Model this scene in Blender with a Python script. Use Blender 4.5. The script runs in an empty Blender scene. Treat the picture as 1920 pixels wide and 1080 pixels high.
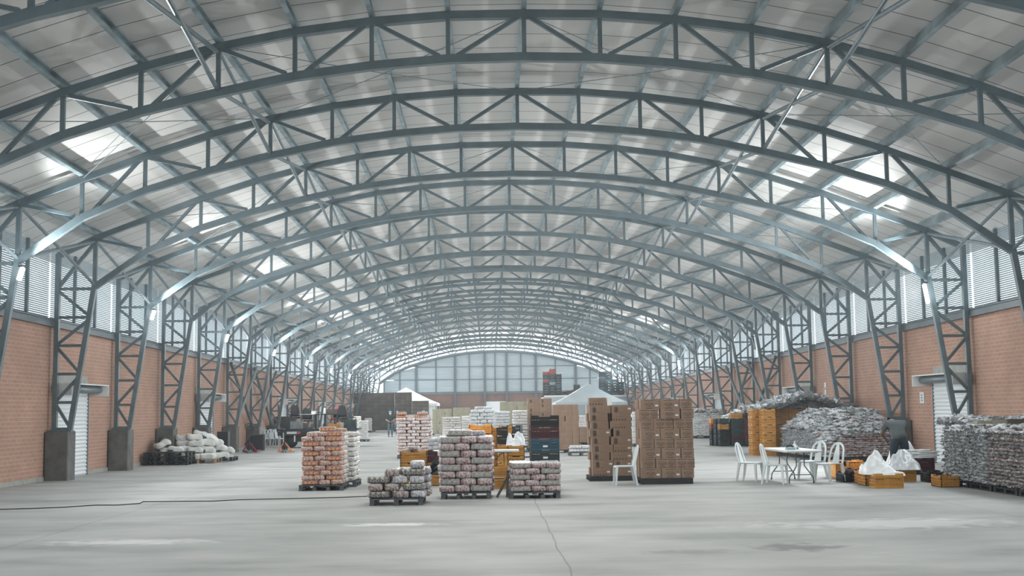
import bpy, math, random
from mathutils import Vector, Matrix, noise as mnoise
random.seed(7)
scn = bpy.context.scene
COL = scn.collection
PI = math.pi

# ------------------------------------------------------------------ camera
FPX, PITCH, YAW, ROLL = 2335.25, 0.0974, 0.0198, 0.0124
CX, CH = -0.7295, 1.72
cam = bpy.data.cameras.new('camera'); camo = bpy.data.objects.new('camera', cam)
COL.objects.link(camo); scn.camera = camo
cam.sensor_fit = 'HORIZONTAL'; cam.sensor_width = 36.0
cam.lens = 36.0 * FPX / 1920.0
cam.clip_end = 600
camo.matrix_world = (Matrix.Translation((CX, 0, CH)) @ Matrix.Rotation(-YAW, 4, 'Z')
                     @ Matrix.Rotation(PI/2 + PITCH, 4, 'X') @ Matrix.Rotation(-ROLL, 4, 'Z'))

# ------------------------------------------------------------------ world, light, exposure
w = bpy.data.worlds.new('sky'); scn.world = w; w.use_nodes = True
bg = w.node_tree.nodes['Background']
bg.inputs[0].default_value = (0.80, 0.90, 0.95, 1); bg.inputs[1].default_value = 1.5
scn.view_settings.view_transform = 'Standard'; scn.view_settings.look = 'None'
scn.view_settings.gamma = 1.0; scn.view_settings.use_curve_mapping = False
scn.view_settings.exposure = 0.30

Y_FRONT_FILL = -9.6
def area(name, loc, rot, sx, sy, power, color, spread=PI):
    l = bpy.data.lights.new(name, 'AREA'); l.shape = 'RECTANGLE'; l.size = sx; l.size_y = sy
    l.energy = power; l.color = color; l.spread = spread
    o = bpy.data.objects.new(name, l); COL.objects.link(o); o.location = loc; o.rotation_euler = rot
    o.visible_camera = False
    return o
# daylight through the louvre bands on both long walls and through the far gable
area('daylight_left', (-11.0, 56, 4.9), (0, -PI/2 + 0.50, 0), 1.3, 130, 2000, (0.90, 0.96, 1.0))
area('daylight_right', (11.0, 56, 4.9), (0, PI/2 - 0.50, 0), 1.3, 130, 2300, (0.90, 0.96, 1.0))
# unseen uplights added inside both long walls to brighten the ceiling
area('uplight_fill_left', (-10.9, 76, 4.3), (0, -PI/2 - 0.42, 0), 0.5, 86, 950, (0.96, 0.98, 1.0), 1.75)
area('uplight_fill_right', (10.9, 74, 4.3), (0, PI/2 + 0.42, 0), 0.5, 90, 1050, (0.96, 0.98, 1.0), 1.75)
area('daylight_gable', (0, 121.0, 6.4), (PI/2 - 0.25, 0, PI), 16, 2.0, 1800, (0.97, 0.98, 1.0))
# added fill lights, not visible: one under the ridge, one behind the camera
area('ridge_fill', (0, 60, 7.55), (-0.0075, 0, 0), 6.0, 112, 3600, (1.0, 0.99, 0.96))
area('front_fill', (0, Y_FRONT_FILL, 2.6), (PI/2 + 0.16, 0, 0), 16, 4.5, 500, (0.97, 0.98, 1.0))

# ------------------------------------------------------------------ mapping helpers (real floor positions)
def ray(px, py):
    u = (px - 960)/FPX; v = -(py - 540)/FPX
    c, s = math.cos(ROLL), math.sin(ROLL); u, v = c*u + s*v, -s*u + c*v
    x, y, z = u, 1.0, v
    c, s = math.cos(PITCH), math.sin(PITCH); y, z = c*y - s*z, s*y + c*z
    c, s = math.cos(YAW), math.sin(YAW); x, y = c*x + s*y, -s*x + c*y
    return x, y, z
def G(px, py, Z=0.0):
    x, y, z = ray(px, py); t = (Z - CH)/z
    return CX + x*t, y*t
def W(px, py, Y):
    x, y, z = ray(px, py); t = Y/y
    return CX + x*t, CH + z*t

# ------------------------------------------------------------------ materials
def _n(nt, t, **kw):
    n = nt.nodes.new(t)
    for k, v in kw.items(): setattr(n, k, v)
    return n
MATS = {}
def mat(name, col, rough=0.6, metal=0.0, var=0.0, scale=8.0, bump=0.0, bscale=60.0, col2=None, trans=0.0, alpha=1.0, spec=0.5, emit=None, es=0.0, coat=0.0, stretch=None):
    if name in MATS: return MATS[name]
    m = bpy.data.materials.new(name); m.use_nodes = True; nt = m.node_tree
    b = nt.nodes['Principled BSDF']
    b.inputs['Base Color'].default_value = (*col, 1); b.inputs['Roughness'].default_value = rough
    b.inputs['Metallic'].default_value = metal; b.inputs['Specular IOR Level'].default_value = spec
    b.inputs['Coat Weight'].default_value = coat
    if trans: b.inputs['Transmission Weight'].default_value = trans
    if alpha < 1: b.inputs['Alpha'].default_value = alpha
    if emit: b.inputs['Emission Color'].default_value = (*emit, 1); b.inputs['Emission Strength'].default_value = es
    tc = _n(nt, 'ShaderNodeTexCoord'); src = tc.outputs['Object']
    if stretch:
        mp = _n(nt, 'ShaderNodeMapping'); mp.inputs['Scale'].default_value = stretch
        nt.links.new(src, mp.inputs[0]); src = mp.outputs[0]
    if var or col2:
        nz = _n(nt, 'ShaderNodeTexNoise'); nz.inputs['Scale'].default_value = scale; nz.inputs['Detail'].default_value = 5
        nt.links.new(src, nz.inputs['Vector'])
        mx = _n(nt, 'ShaderNodeMix', data_type='RGBA')
        c2 = col2 or tuple(max(0, c*(1 - var)) for c in col); c1 = col if col2 else tuple(min(1, c*(1 + var)) for c in col)
        mx.inputs[6].default_value = (*c1, 1); mx.inputs[7].default_value = (*c2, 1)
        cr = _n(nt, 'ShaderNodeMapRange'); cr.inputs[1].default_value = 0.35; cr.inputs[2].default_value = 0.65
        nt.links.new(nz.outputs[0], cr.inputs[0]); nt.links.new(cr.outputs[0], mx.inputs[0])
        nt.links.new(mx.outputs[2], b.inputs['Base Color'])
    if bump:
        n2 = _n(nt, 'ShaderNodeTexNoise'); n2.inputs['Scale'].default_value = bscale; n2.inputs['Detail'].default_value = 3
        nt.links.new(src, n2.inputs['Vector'])
        bp = _n(nt, 'ShaderNodeBump'); bp.inputs['Strength'].default_value = bump; bp.inputs['Distance'].default_value = 0.02
        nt.links.new(n2.outputs[0], bp.inputs['Height']); nt.links.new(bp.outputs[0], b.inputs['Normal'])
    MATS[name] = m
    return m
def glow(name, col, s):
    m = bpy.data.materials.new(name); m.use_nodes = True; nt = m.node_tree; nt.nodes.clear()
    e = _n(nt, 'ShaderNodeEmission'); e.inputs[0].default_value = (*col, 1); e.inputs[1].default_value = s
    o = _n(nt, 'ShaderNodeOutputMaterial'); nt.links.new(e.outputs[0], o.inputs[0]); return m
def math_node(nt, op, a, b=None, c=None):
    n = _n(nt, 'ShaderNodeMath', operation=op)
    for i, x in enumerate((a, b, c)):
        if x is None: continue
        if isinstance(x, (int, float)): n.inputs[i].default_value = x
        else: nt.links.new(x, n.inputs[i])
    return n.outputs[0]
def mixc(nt, f, a, b):
    n = _n(nt, 'ShaderNodeMix', data_type='RGBA')
    for i, x in ((0, f), (6, a), (7, b)):
        if isinstance(x, tuple): n.inputs[i].default_value = (*x, 1) if len(x) == 3 else x
        elif isinstance(x, (int, float)): n.inputs[i].default_value = x
        else: nt.links.new(x, n.inputs[i])
    return n.outputs[2]
def noise_of(nt, vec, scale, detail=4, lo=0.35, hi=0.65, sc=None, loc=None):
    if sc or loc:
        mp = _n(nt, 'ShaderNodeMapping')
        if sc: mp.inputs['Scale'].default_value = sc
        if loc: mp.inputs['Location'].default_value = loc
        nt.links.new(vec, mp.inputs[0]); vec = mp.outputs[0]
    z = _n(nt, 'ShaderNodeTexNoise'); z.inputs['Scale'].default_value = scale; z.inputs['Detail'].default_value = detail
    nt.links.new(vec, z.inputs['Vector'])
    r = _n(nt, 'ShaderNodeMapRange'); r.inputs[1].default_value = lo; r.inputs[2].default_value = hi
    nt.links.new(z.outputs[0], r.inputs[0]); return r.outputs[0]

def brick_mat(name, axis, c1, c2, mortar):
    m = bpy.data.materials.new(name); m.use_nodes = True; nt = m.node_tree; b = nt.nodes['Principled BSDF']
    b.inputs['Roughness'].default_value = 0.85; b.inputs['Specular IOR Level'].default_value = 0.2
    tc = _n(nt, 'ShaderNodeTexCoord'); sp = _n(nt, 'ShaderNodeSeparateXYZ'); nt.links.new(tc.outputs['Object'], sp.inputs[0])
    cb = _n(nt, 'ShaderNodeCombineXYZ'); nt.links.new(sp.outputs[axis], cb.inputs[0]); nt.links.new(sp.outputs[2], cb.inputs[1])
    br = _n(nt, 'ShaderNodeTexBrick'); br.offset = 0.5
    br.inputs['Scale'].default_value = 1.0; br.inputs['Brick Width'].default_value = 0.34; br.inputs['Row Height'].default_value = 0.105
    br.inputs['Mortar Size'].default_value = 0.009; br.inputs['Mortar Smooth'].default_value = 0.3
    br.inputs['Color1'].default_value = (*c1, 1); br.inputs['Color2'].default_value = (*c2, 1); br.inputs['Mortar'].default_value = (*mortar, 1)
    nt.links.new(cb.outputs[0], br.inputs['Vector'])
    n1 = noise_of(nt, tc.outputs['Object'], 0.9, 5); n2 = noise_of(nt, tc.outputs['Object'], 9, 4, 0.3, 0.7)
    c = mixc(nt, math_node(nt, 'MULTIPLY', n1, 0.28), br.outputs[0], (c1[0]*0.55, c1[1]*0.6, c1[2]*0.65))
    c = mixc(nt, math_node(nt, 'MULTIPLY', n2, 0.22), c, (c1[0]*0.6, c1[1]*0.6, c1[2]*0.6))
    nt.links.new(c, b.inputs['Base Color'])
    bp = _n(nt, 'ShaderNodeBump'); bp.inputs['Strength'].default_value = 0.4; bp.inputs['Distance'].default_value = 0.01
    nt.links.new(br.outputs[0], bp.inputs['Height']); nt.links.new(bp.outputs[0], b.inputs['Normal'])
    return m

STEEL = mat('steel_paint', (0.115, 0.158, 0.175), 0.45, 0.0, 0.12, 3)
STEEL2 = mat('purlin_paint', (0.235, 0.30, 0.325), 0.4, 0.0, 0.3, 2.0)
GALV = mat('galvanised', (0.17, 0.215, 0.235), 0.4, 0.2, 0.1, 6)
CONC = mat('concrete_post', (0.125, 0.127, 0.12), 0.9, 0, 0.22, 4, 0.3, 25)
CONCL = mat('concrete_lintel', (0.33, 0.34, 0.32), 0.9, 0, 0.12, 5)
WHITE = mat('white_paint', (0.78, 0.80, 0.79), 0.4)
BLACKP = mat('black_plastic', (0.012, 0.016, 0.019), 0.45)
DARKM = mat('dark_metal', (0.02, 0.028, 0.034), 0.4, 0.3)
LAMPG = glow('lamp_glass', (1.0, 1.0, 1.0), 14.0)
WOOD = mat('pallet_wood', (0.36, 0.25, 0.16), 0.8, 0, 0.3, 14)
PALG = mat('pallet_grey', (0.075, 0.09, 0.10), 0.6, 0, 0.3, 12)
PALB = mat('pallet_black', (0.012, 0.016, 0.019), 0.55, 0, 0.2, 12)

# ------------------------------------------------------------------ mesh builder
class MB:
    def __init__(s): s.v = []; s.f = []; s.m = []; s.mi = 0
    def add(s, vs, fs):
        o = len(s.v); s.v += [tuple(p) for p in vs]
        for f in fs: s.f.append(tuple(i + o for i in f)); s.m.append(s.mi)
        return s
    def box(s, x0, x1, y0, y1, z0, z1):
        return s.add([(x0,y0,z0),(x1,y0,z0),(x1,y1,z0),(x0,y1,z0),(x0,y0,z1),(x1,y0,z1),(x1,y1,z1),(x0,y1,z1)],
                     [(0,3,2,1),(4,5,6,7),(0,1,5,4),(1,2,6,5),(2,3,7,6),(3,0,4,7)])
    def cbox(s, c, d): return s.box(c[0]-d[0]/2, c[0]+d[0]/2, c[1]-d[1]/2, c[1]+d[1]/2, c[2]-d[2]/2, c[2]+d[2]/2)
    def bar(s, p0, p1, w, h, up=(0, 1, 0)):
        a = Vector(p0); b = Vector(p1); d = (b - a).normalized(); u = Vector(up)
        sx = d.cross(u)
        if sx.length < 1e-4: sx = d.cross(Vector((1, 0, 0)))
        sx.normalize(); u = sx.cross(d).normalized()
        vs = []
        for p in (a, b):
            for i, j in ((-1,-1),(1,-1),(1,1),(-1,1)): vs.append(p + sx*(i*w/2) + u*(j*h/2))
        return s.add(vs, [(0,1,2,3),(7,6,5,4),(0,4,5,1),(1,5,6,2),(2,6,7,3),(3,7,4,0)])
    def tube(s, pts, r, n=8, cap=True):
        pts = [Vector(p) for p in pts]; vs = []; fs = []
        rr = r if isinstance(r, (list, tuple)) else [r]*len(pts)
        prev = None
        for i, p in enumerate(pts):
            d = (pts[min(i+1, len(pts)-1)] - pts[max(i-1, 0)]).normalized()
            if prev is None:
                x = d.cross(Vector((0, 0, 1)))
                if x.length < 1e-3: x = d.cross(Vector((1, 0, 0)))
            else: x = prev - d*prev.dot(d)
            x.normalize(); prev = x; y = d.cross(x)
            for k in range(n):
                a = 2*PI*k/n; vs.append(p + x*(rr[i]*math.cos(a)) + y*(rr[i]*math.sin(a)))
        for i in range(len(pts)-1):
            for k in range(n): fs.append((i*n+k, i*n+(k+1) % n, (i+1)*n+(k+1) % n, (i+1)*n+k))
        if cap: fs.append(tuple(range(n-1, -1, -1))); fs.append(tuple(range((len(pts)-1)*n, len(pts)*n)))
        return s.add(vs, fs)
    def lathe(s, prof, n=16, c=(0, 0, 0)):
        vs = []; fs = []
        for r, z in prof:
            for k in range(n): a = 2*PI*k/n; vs.append((c[0]+r*math.cos(a), c[1]+r*math.sin(a), c[2]+z))
        for i in range(len(prof)-1):
            for k in range(n): fs.append((i*n+k, i*n+(k+1) % n, (i+1)*n+(k+1) % n, (i+1)*n+k))
        fs.append(tuple(range(n-1, -1, -1))); fs.append(tuple(range((len(prof)-1)*n, len(prof)*n)))
        return s.add(vs, fs)
    def xf(s, M, start=0):
        for i in range(start, len(s.v)): s.v[i] = tuple(M @ Vector(s.v[i]))
        return s
    def mesh(s, name, mats, smooth=False):
        me = bpy.data.meshes.new(name); me.from_pydata(s.v, [], s.f)
        for m in (mats if isinstance(mats, (list, tuple)) else [mats]): me.materials.append(m)
        if any(s.m): me.polygons.foreach_set('material_index', s.m)
        if smooth: me.polygons.foreach_set('use_smooth', [True]*len(s.f))
        me.update(); return me
    def build(s, name, mats, parent=None, smooth=False, loc=None, rz=0):
        return link(name, s.mesh(name, mats, smooth), parent, loc, rz)
def link(name, me, parent=None, loc=None, rz=0, rot=None):
    o = bpy.data.objects.new(name, me); COL.objects.link(o)
    if parent: o.parent = parent
    if loc is not None: o.location = loc
    if rot is not None: o.rotation_euler = rot
    elif rz: o.rotation_euler = (0, 0, rz)
    return o
def tag(o, label=None, cat=None, group=None, kind=None):
    if label: o['label'] = label
    if cat: o['category'] = cat
    if group: o['group'] = group
    if kind: o['kind'] = kind
    return o
def thing(name, label, cat, loc=(0, 0, 0), rz=0, group=None):
    o = bpy.data.objects.new(name, None); COL.objects.link(o); o.location = loc; o.rotation_euler = (0, 0, rz)
    o.empty_display_size = 0.1
    return tag(o, label, cat, group)
def dup(o, loc=None, rz=None, label=None, group=None, parent=None):
    c = o.copy(); COL.objects.link(c)
    if parent: c.parent = parent
    if loc is not None: c.location = loc
    if rz is not None: c.rotation_euler = (0, 0, rz)
    if label: c['label'] = label
    if group: c['group'] = group
    for ch in list(o.children): dup(ch, parent=c)
    return c
ORD = ['first','second','third','fourth','fifth','sixth','seventh','eighth','ninth','tenth','eleventh','twelfth','thirteenth','fourteenth','fifteenth','sixteenth','seventeenth','eighteenth','nineteenth','twentieth']
ORD += ['%s-%s' % (t, o) for t in ('twenty', 'thirty', 'forty') for o in ORD[:9]]
# ------------------------------------------------------------------ building shell
SP, D2, GS = 5.523, 28.15, 0.0075          # frame spacing, second frame, fall of the steelwork
def TY(i): return D2 + (i - 2)*SP
def DZ(y): return -GS*(y - D2)
Y0, Y1 = -10.0, 122.7
NX = [0, 1.415, 2.83, 4.25, 5.66, 7.08, 8.5, 9.92, 11.33]
TZ = [9.02, 9.0, 8.89, 8.70, 8.42, 8.04, 7.58, 7.05, 6.52]
BZ = [8.20, 8.17, 8.05, 7.86, 7.56, 7.22, 6.78, 6.17, 5.20]
WX = 12.50

def sloped(name, prof, y0, y1, m, kind='structure', parent=None, ny=1):
    mb = MB(); n = len(prof); vs = []; fs = []
    for j in range(ny+1):
        y = y0 + (y1 - y0)*j/ny
        for x, z in prof: vs.append((x, y, z + DZ(y)))
    for j in range(ny):
        for k in range(n): fs.append((j*n+k, j*n+(k+1) % n, (j+1)*n+(k+1) % n, (j+1)*n+k))
    fs.append(tuple(range(n))); fs.append(tuple(reversed([ny*n+k for k in range(n)])))
    mb.add(vs, fs); o = mb.build(name, m, parent)
    if kind: o['kind'] = kind
    return o

# floor
def floor_mat():
    m = bpy.data.materials.new('floor_concrete'); m.use_nodes = True; nt = m.node_tree; b = nt.nodes['Principled BSDF']
    tc = _n(nt, 'ShaderNodeTexCoord'); P = tc.outputs['Object']
    sp = _n(nt, 'ShaderNodeSeparateXYZ'); nt.links.new(P, sp.inputs[0]); X, Y = sp.outputs[0], sp.outputs[1]
    wob = noise_of(nt, P, 0.6, 3, 0.0, 1.0)
    n1 = noise_of(nt, P, 0.55, 6, 0.30, 0.70, sc=(0.8, 1.25, 1))
    n2 = noise_of(nt, P, 1.0, 5, 0.40, 0.62, sc=(0.45, 1.1, 1), loc=(3, 7, 0))
    n3 = noise_of(nt, P, 4.0, 7, 0.32, 0.68)
    n4 = noise_of(nt, P, 40.0, 4, 0.3, 0.7)
    br = _n(nt, 'ShaderNodeTexBrick'); br.offset = 0.37; br.inputs['Scale'].default_value = 1.0
    br.inputs['Brick Width'].default_value = 7.2; br.inputs['Row Height'].default_value = 1.15; br.inputs['Mortar Size'].default_value = 0.0
    br.inputs['Color1'].default_value = (0, 0, 0, 1); br.inputs['Color2'].default_value = (1, 1, 1, 1)
    nt.links.new(P, br.inputs['Vector'])
    c = mixc(nt, n1, (0.40, 0.403, 0.385), (0.20, 0.215, 0.21))
    c = mixc(nt, math_node(nt, 'MULTIPLY', n2, 0.40), c, (0.48, 0.48, 0.46))
    c = mixc(nt, math_node(nt, 'MULTIPLY', br.outputs[0], 0.26), c, (0.30, 0.315, 0.31))
    c = mixc(nt, math_node(nt, 'MULTIPLY', n3, 0.36), c, (0.33, 0.345, 0.34))
    c = mixc(nt, math_node(nt, 'MULTIPLY', n4, 0.14), c, (0.25, 0.26, 0.26))
    def line(coord, at, half, amp, ph):
        w_ = math_node(nt, 'MULTIPLY', math_node(nt, 'SUBTRACT', wob, 0.5), amp)
        d = math_node(nt, 'ABSOLUTE', math_node(nt, 'SUBTRACT', math_node(nt, 'ADD', coord, w_), at))
        return math_node(nt, 'LESS_THAN', d, half)
    def near(px, py, rx, ry, lo, hi):
        dx = math_node(nt, 'DIVIDE', math_node(nt, 'SUBTRACT', X, px), rx); dy = math_node(nt, 'DIVIDE', math_node(nt, 'SUBTRACT', Y, py), ry)
        d = math_node(nt, 'SQRT', math_node(nt, 'ADD', math_node(nt, 'MULTIPLY', dx, dx), math_node(nt, 'MULTIPLY', dy, dy)))
        d = math_node(nt, 'ADD', d, math_node(nt, 'MULTIPLY', math_node(nt, 'SUBTRACT', n3, 0.5), 0.9))
        r = _n(nt, 'ShaderNodeMapRange'); r.inputs[1].default_value = hi; r.inputs[2].default_value = lo; nt.links.new(d, r.inputs[0]); return r.outputs[0]
    dk = (0.13, 0.14, 0.145)
    for at, half, amp in ((0.12, 0.011, 0.14), (-7.1, 0.011, 0.12), (7.3, 0.010, 0.1)):
        c = mixc(nt, math_node(nt, 'MULTIPLY', line(X, at, half, amp, 0), 0.62), c, dk)
    for at in (19.75, 32.3, 45.0, 58.0, 71.0, 84.0):
        c = mixc(nt, math_node(nt, 'MULTIPLY', line(Y, at, 0.018, 0.02, 0), 0.6), c, dk)
    c = mixc(nt, math_node(nt, 'MULTIPLY', near(1.62, 15.1, 0.55, 0.30, 0.4, 1.2), 0.5), c, (0.15, 0.15, 0.15))
    c = mixc(nt, math_node(nt, 'MULTIPLY', near(3.05, 15.45, 0.62, 0.42, 0.4, 1.15), 0.75), c, (0.12, 0.12, 0.12))
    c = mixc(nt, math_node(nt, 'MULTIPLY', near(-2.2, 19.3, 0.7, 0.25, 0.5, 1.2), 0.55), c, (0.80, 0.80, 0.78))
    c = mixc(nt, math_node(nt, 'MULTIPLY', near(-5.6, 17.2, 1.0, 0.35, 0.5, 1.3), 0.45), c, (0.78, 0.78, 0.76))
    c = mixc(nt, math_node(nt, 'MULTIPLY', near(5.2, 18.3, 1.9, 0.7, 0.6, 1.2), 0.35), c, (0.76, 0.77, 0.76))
    nt.links.new(c, b.inputs['Base Color'])
    b.inputs['Specular IOR Level'].default_value = 0.35
    r = _n(nt, 'ShaderNodeMapRange'); r.inputs[3].default_value = 0.55; r.inputs[4].default_value = 0.8; nt.links.new(n1, r.inputs[0]); nt.links.new(r.outputs[0], b.inputs['Roughness'])
    bp = _n(nt, 'ShaderNodeBump'); bp.inputs['Strength'].default_value = 0.12; nt.links.new(n4, bp.inputs['Height']); nt.links.new(bp.outputs[0], b.inputs['Normal'])
    return m
mb = MB(); mb.box(-12.9, 12.9, Y0 - 0.3, Y1 + 0.3, -0.12, 0); mb.build('floor', floor_mat())['kind'] = 'structure'

# side walls: brick below, concrete kerb, steel channel, louvres above
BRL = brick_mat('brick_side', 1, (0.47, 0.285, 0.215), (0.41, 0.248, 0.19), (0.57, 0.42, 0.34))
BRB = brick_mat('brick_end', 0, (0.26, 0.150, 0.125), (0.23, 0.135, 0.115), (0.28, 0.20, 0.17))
for sgn, nm in ((-1, 'left'), (1, 'right')):
    sloped('wall_' + nm, [(sgn*WX, -0.3), (sgn*WX, 4.14), (sgn*(WX+0.2), 4.14), (sgn*(WX+0.2), -0.3)][::sgn], Y0, Y1, BRL)
    mb = MB(); mb.box(min(sgn*(WX-0.035), sgn*WX), max(sgn*(WX-0.035), sgn*WX), Y0, Y1, 0.0, 0.11)
    mb.build('baseboard_' + nm, CONCL)['kind'] = 'structure'
    BEAM = mat('channel_paint', (0.10, 0.13, 0.145), 0.5, 0, 0.1, 3)
    # channel section lying on the brickwork
    o = sloped('trim_1' if sgn < 0 else 'trim_2', [(sgn*(WX+0.12), 4.13), (sgn*(WX-0.13), 4.13), (sgn*(WX-0.13), 4.16), (sgn*(WX-0.09), 4.16), (sgn*(WX-0.09), 4.31), (sgn*(WX-0.13), 4.31), (sgn*(WX-0.13), 4.34), (sgn*(WX+0.12), 4.34)][::sgn], Y0, Y1, BEAM)

# louvre windows, one per bay
SLAT = mat('louvre_slat', (0.30, 0.36, 0.385), 0.45, 0.1, 0.1, 3)
wn = 0
LOUV = {}
for sgn in (-1, 1):
    for i in range(-3, 19):
        ya, yb = TY(i) + 0.07, TY(i+1) - 0.07
        if yb < Y0: continue
        mb = MB(); nz = 35
        for k in range(nz):
            z = 4.38 + k*0.0555; x0 = sgn*(WX+0.02); x1 = sgn*(WX+0.055)
            mb.add([(x0, ya, z+DZ(ya)+0.027), (x0, yb, z+DZ(yb)+0.027), (x1, yb, z+DZ(yb)), (x1, ya, z+DZ(ya)),
                    (x0, ya, z+DZ(ya)+0.031), (x0, yb, z+DZ(yb)+0.031), (x1, yb, z+DZ(yb)+0.004), (x1, ya, z+DZ(ya)+0.004)],
                   [(0,1,2,3),(7,6,5,4),(0,4,5,1),(2,6,7,3),(0,3,7,4),(1,5,6,2)])
        wn += 1
        o = mb.build('window_%d' % wn, SLAT); o['kind'] = 'structure'
        fr = MB()
        for t in (1/3, 2/3):
            y = TY(i) + SP*t; zt = 6.28
            fr.box(min(sgn*(WX-0.07), sgn*(WX+0.01)), max(sgn*(WX-0.07), sgn*(WX+0.01)), y-0.045, y+0.045, 4.34+DZ(y), zt+DZ(y))
        fr.build('window_frame', STEEL, o)

# roof sheet
def roof_mat():
    m = bpy.data.materials.new('roof_lining'); m.use_nodes = True; nt = m.node_tree; b = nt.nodes['Principled BSDF']
    b.inputs['Roughness'].default_value = 0.6; b.inputs['Specular IOR Level'].default_value = 0.3
    tc = _n(nt, 'ShaderNodeTexCoord'); P = tc.outputs['Object']; sp = _n(nt, 'ShaderNodeSeparateXYZ'); nt.links.new(P, sp.inputs[0])
    f = math_node(nt, 'FRACT', math_node(nt, 'DIVIDE', sp.outputs[1], 0.92))
    seam = math_node(nt, 'LESS_THAN', f, 0.036)
    f2 = math_node(nt, 'FRACT', math_node(nt, 'DIVIDE', sp.outputs[1], 0.115))
    rib = math_node(nt, 'LESS_THAN', f2, 0.2)
    n1 = noise_of(nt, P, 0.35, 4, 0.3, 0.7)
    c = mixc(nt, n1, (0.68, 0.675, 0.65), (0.58, 0.58, 0.56))
    c = mixc(nt, math_node(nt, 'MULTIPLY', rib, 0.10), c, (0.3, 0.3, 0.3))
    c = mixc(nt, math_node(nt, 'MULTIPLY', seam, 0.85), c, (0.04, 0.045, 0.05))
    nt.links.new(c, b.inputs['Base Color'])
    return m
def roof_profile(off, t):
    xs = NX + [12.32, 13.0]; zs = TZ + [6.06, 5.72]
    up = [(x, z + off) for x, z in zip(xs, zs)]
    full = [(-x, z) for x, z in reversed(up)][:-1] + up
    return full + [(x, z + t) for x, z in reversed(full)]
sloped('ceiling', roof_profile(0.33, 0.06), Y0, TY(18) + 0.1, roof_mat())
SKYP = glow('translucent_sheet', (0.93, 0.98, 1.0), 1.25)
o = sloped('window_%d' % (wn+1), roof_profile(0.33, 0.03), TY(18) + 0.14, Y1 + 0.3, SKYP); wn += 1
# purlins
def purlin_tag(k, sgn):
    if k == 0: return 'steel roof purlin along the very ridge of the vault'
    return 'steel roof purlin, %s one %s of the ridge' % (ORD[k-1], 'left' if sgn < 0 else 'right')
for k in range(0, 9):
    for sgn in ((1,) if k == 0 else (-1, 1)):
        x = sgn*NX[k]; kk = min(k, 7); sl = 0 if k == 0 else sgn*math.atan2(TZ[k-1]-TZ[min(k+1, 8)], NX[min(k+1, 8)]-NX[k-1])
        z = TZ[k] + 0.08
        c, s_ = math.cos(-sl), math.sin(-sl)
        pr = []
        for u, v in ((-0.045, 0), (0.045, 0), (0.045, 0.03), (-0.02, 0.03), (-0.02, 0.19), (0.045, 0.19), (0.045, 0.22), (-0.045, 0.22)):
            pr.append((x + u*c - v*s_, z + u*s_ + v*c))
        o = sloped('roof_purlin', pr, Y0 + 0.1, Y1 - 0.1, STEEL2, kind=None)
        tag(o, purlin_tag(k, sgn), 'purlin', 'purlins along the roof')

# end walls
GB = 122.45
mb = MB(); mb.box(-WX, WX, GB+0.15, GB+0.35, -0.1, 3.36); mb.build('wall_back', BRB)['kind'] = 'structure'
mb = MB(); mb.box(-WX, WX, Y0-0.3, Y0, -0.1, 9.2); mb.build('wall_front', CONCL)['kind'] = 'structure'
mb = MB(); mb.box(-WX, WX, GB-0.0, GB+0.2, 3.32, 3.5); mb.build('trim_3', GALV)['kind'] = 'structure'
# gable cladding panels below the last lower chord
dzb = DZ(GB)
PAN = mat('gable_sheet', (0.36, 0.425, 0.45), 0.5, 0.0, 0.10, 1.2, stretch=(0.3, 1, 9))
SL = mat('gable_post', (0.09, 0.125, 0.145), 0.4)
def arc(x):
    x = abs(x)
    for i in range(8):
        if x <= NX[i+1]:
            t = (x - NX[i])/(NX[i+1]-NX[i]); return BZ[i]*(1-t) + BZ[i+1]*t + dzb - 0.12
    return BZ[8] + dzb - 0.12
edges = [-10.95, -9.4, -7.8, -5.87, -4.0, -2.6, -1.08, -0.07, 1.06, 2.47, 3.93, 5.86, 7.85, 9.26, 10.95]
rows = [3.50, 4.74, 5.98, 8.0]
rootg = thing('gable_cladding', 'pale blue sheet cladding in a post grid filling the far gable above the brick', 'cladding', (0, GB, 0))
for a, bq in zip(edges, edges[1:]):
    for r0, r1 in zip(rows, rows[1:]):
        a2, b2 = a+0.05, bq-0.05
        za, zb = min(r1-0.04, arc(a2)), min(r1-0.04, arc(b2))
        if min(za, zb) < r0 + 0.1: 
            if max(za, zb) < r0 + 0.1: continue
            za = max(za, r0+0.05); zb = max(zb, r0+0.05)
        mb = MB(); z0 = r0 + 0.02
        mb.add([(a2, 0, z0), (b2, 0, z0), (b2, 0, zb), (a2, 0, za), (a2, 0.03, z0), (b2, 0.03, z0), (b2, 0.03, zb), (a2, 0.03, za)],
               [(0,1,2,3),(7,6,5,4),(0,4,5,1),(1,5,6,2),(2,6,7,3),(3,7,4,0)])
        mb.build('sheet_panel', PAN, rootg)
for i, e in enumerate(edges):
    wd = 0.22 if i in (2, 4, 6, 8, 10, 12) else 0.11
    mb = MB(); mb.box(e-wd/2, e+wd/2, -0.16 if wd > 0.2 else -0.09, -0.01, 0.0 if wd > 0.2 else 3.5, arc(e)); mb.build('mullion', SL, rootg)
for z in rows[:3]:
    xe = 10.95 if z < 4.6 else (10.0 if z < 5.5 else 7.9)
    mb = MB(); mb.box(-xe, xe, -0.08, -0.02, z-0.045, z+0.02); mb.build('rail', SL, rootg)
mb = MB()
pts = [(x*s, arc(x)) for s in (-1,) for x in reversed(NX)] + [(x, arc(x)) for x in NX[1:]]
for p, q in zip(pts, pts[1:]): mb.bar((p[0], -0.06, p[1]), (q[0], -0.06, q[1]), 0.12, 0.1)
mb.build('edge_trim', SL, rootg)

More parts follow.
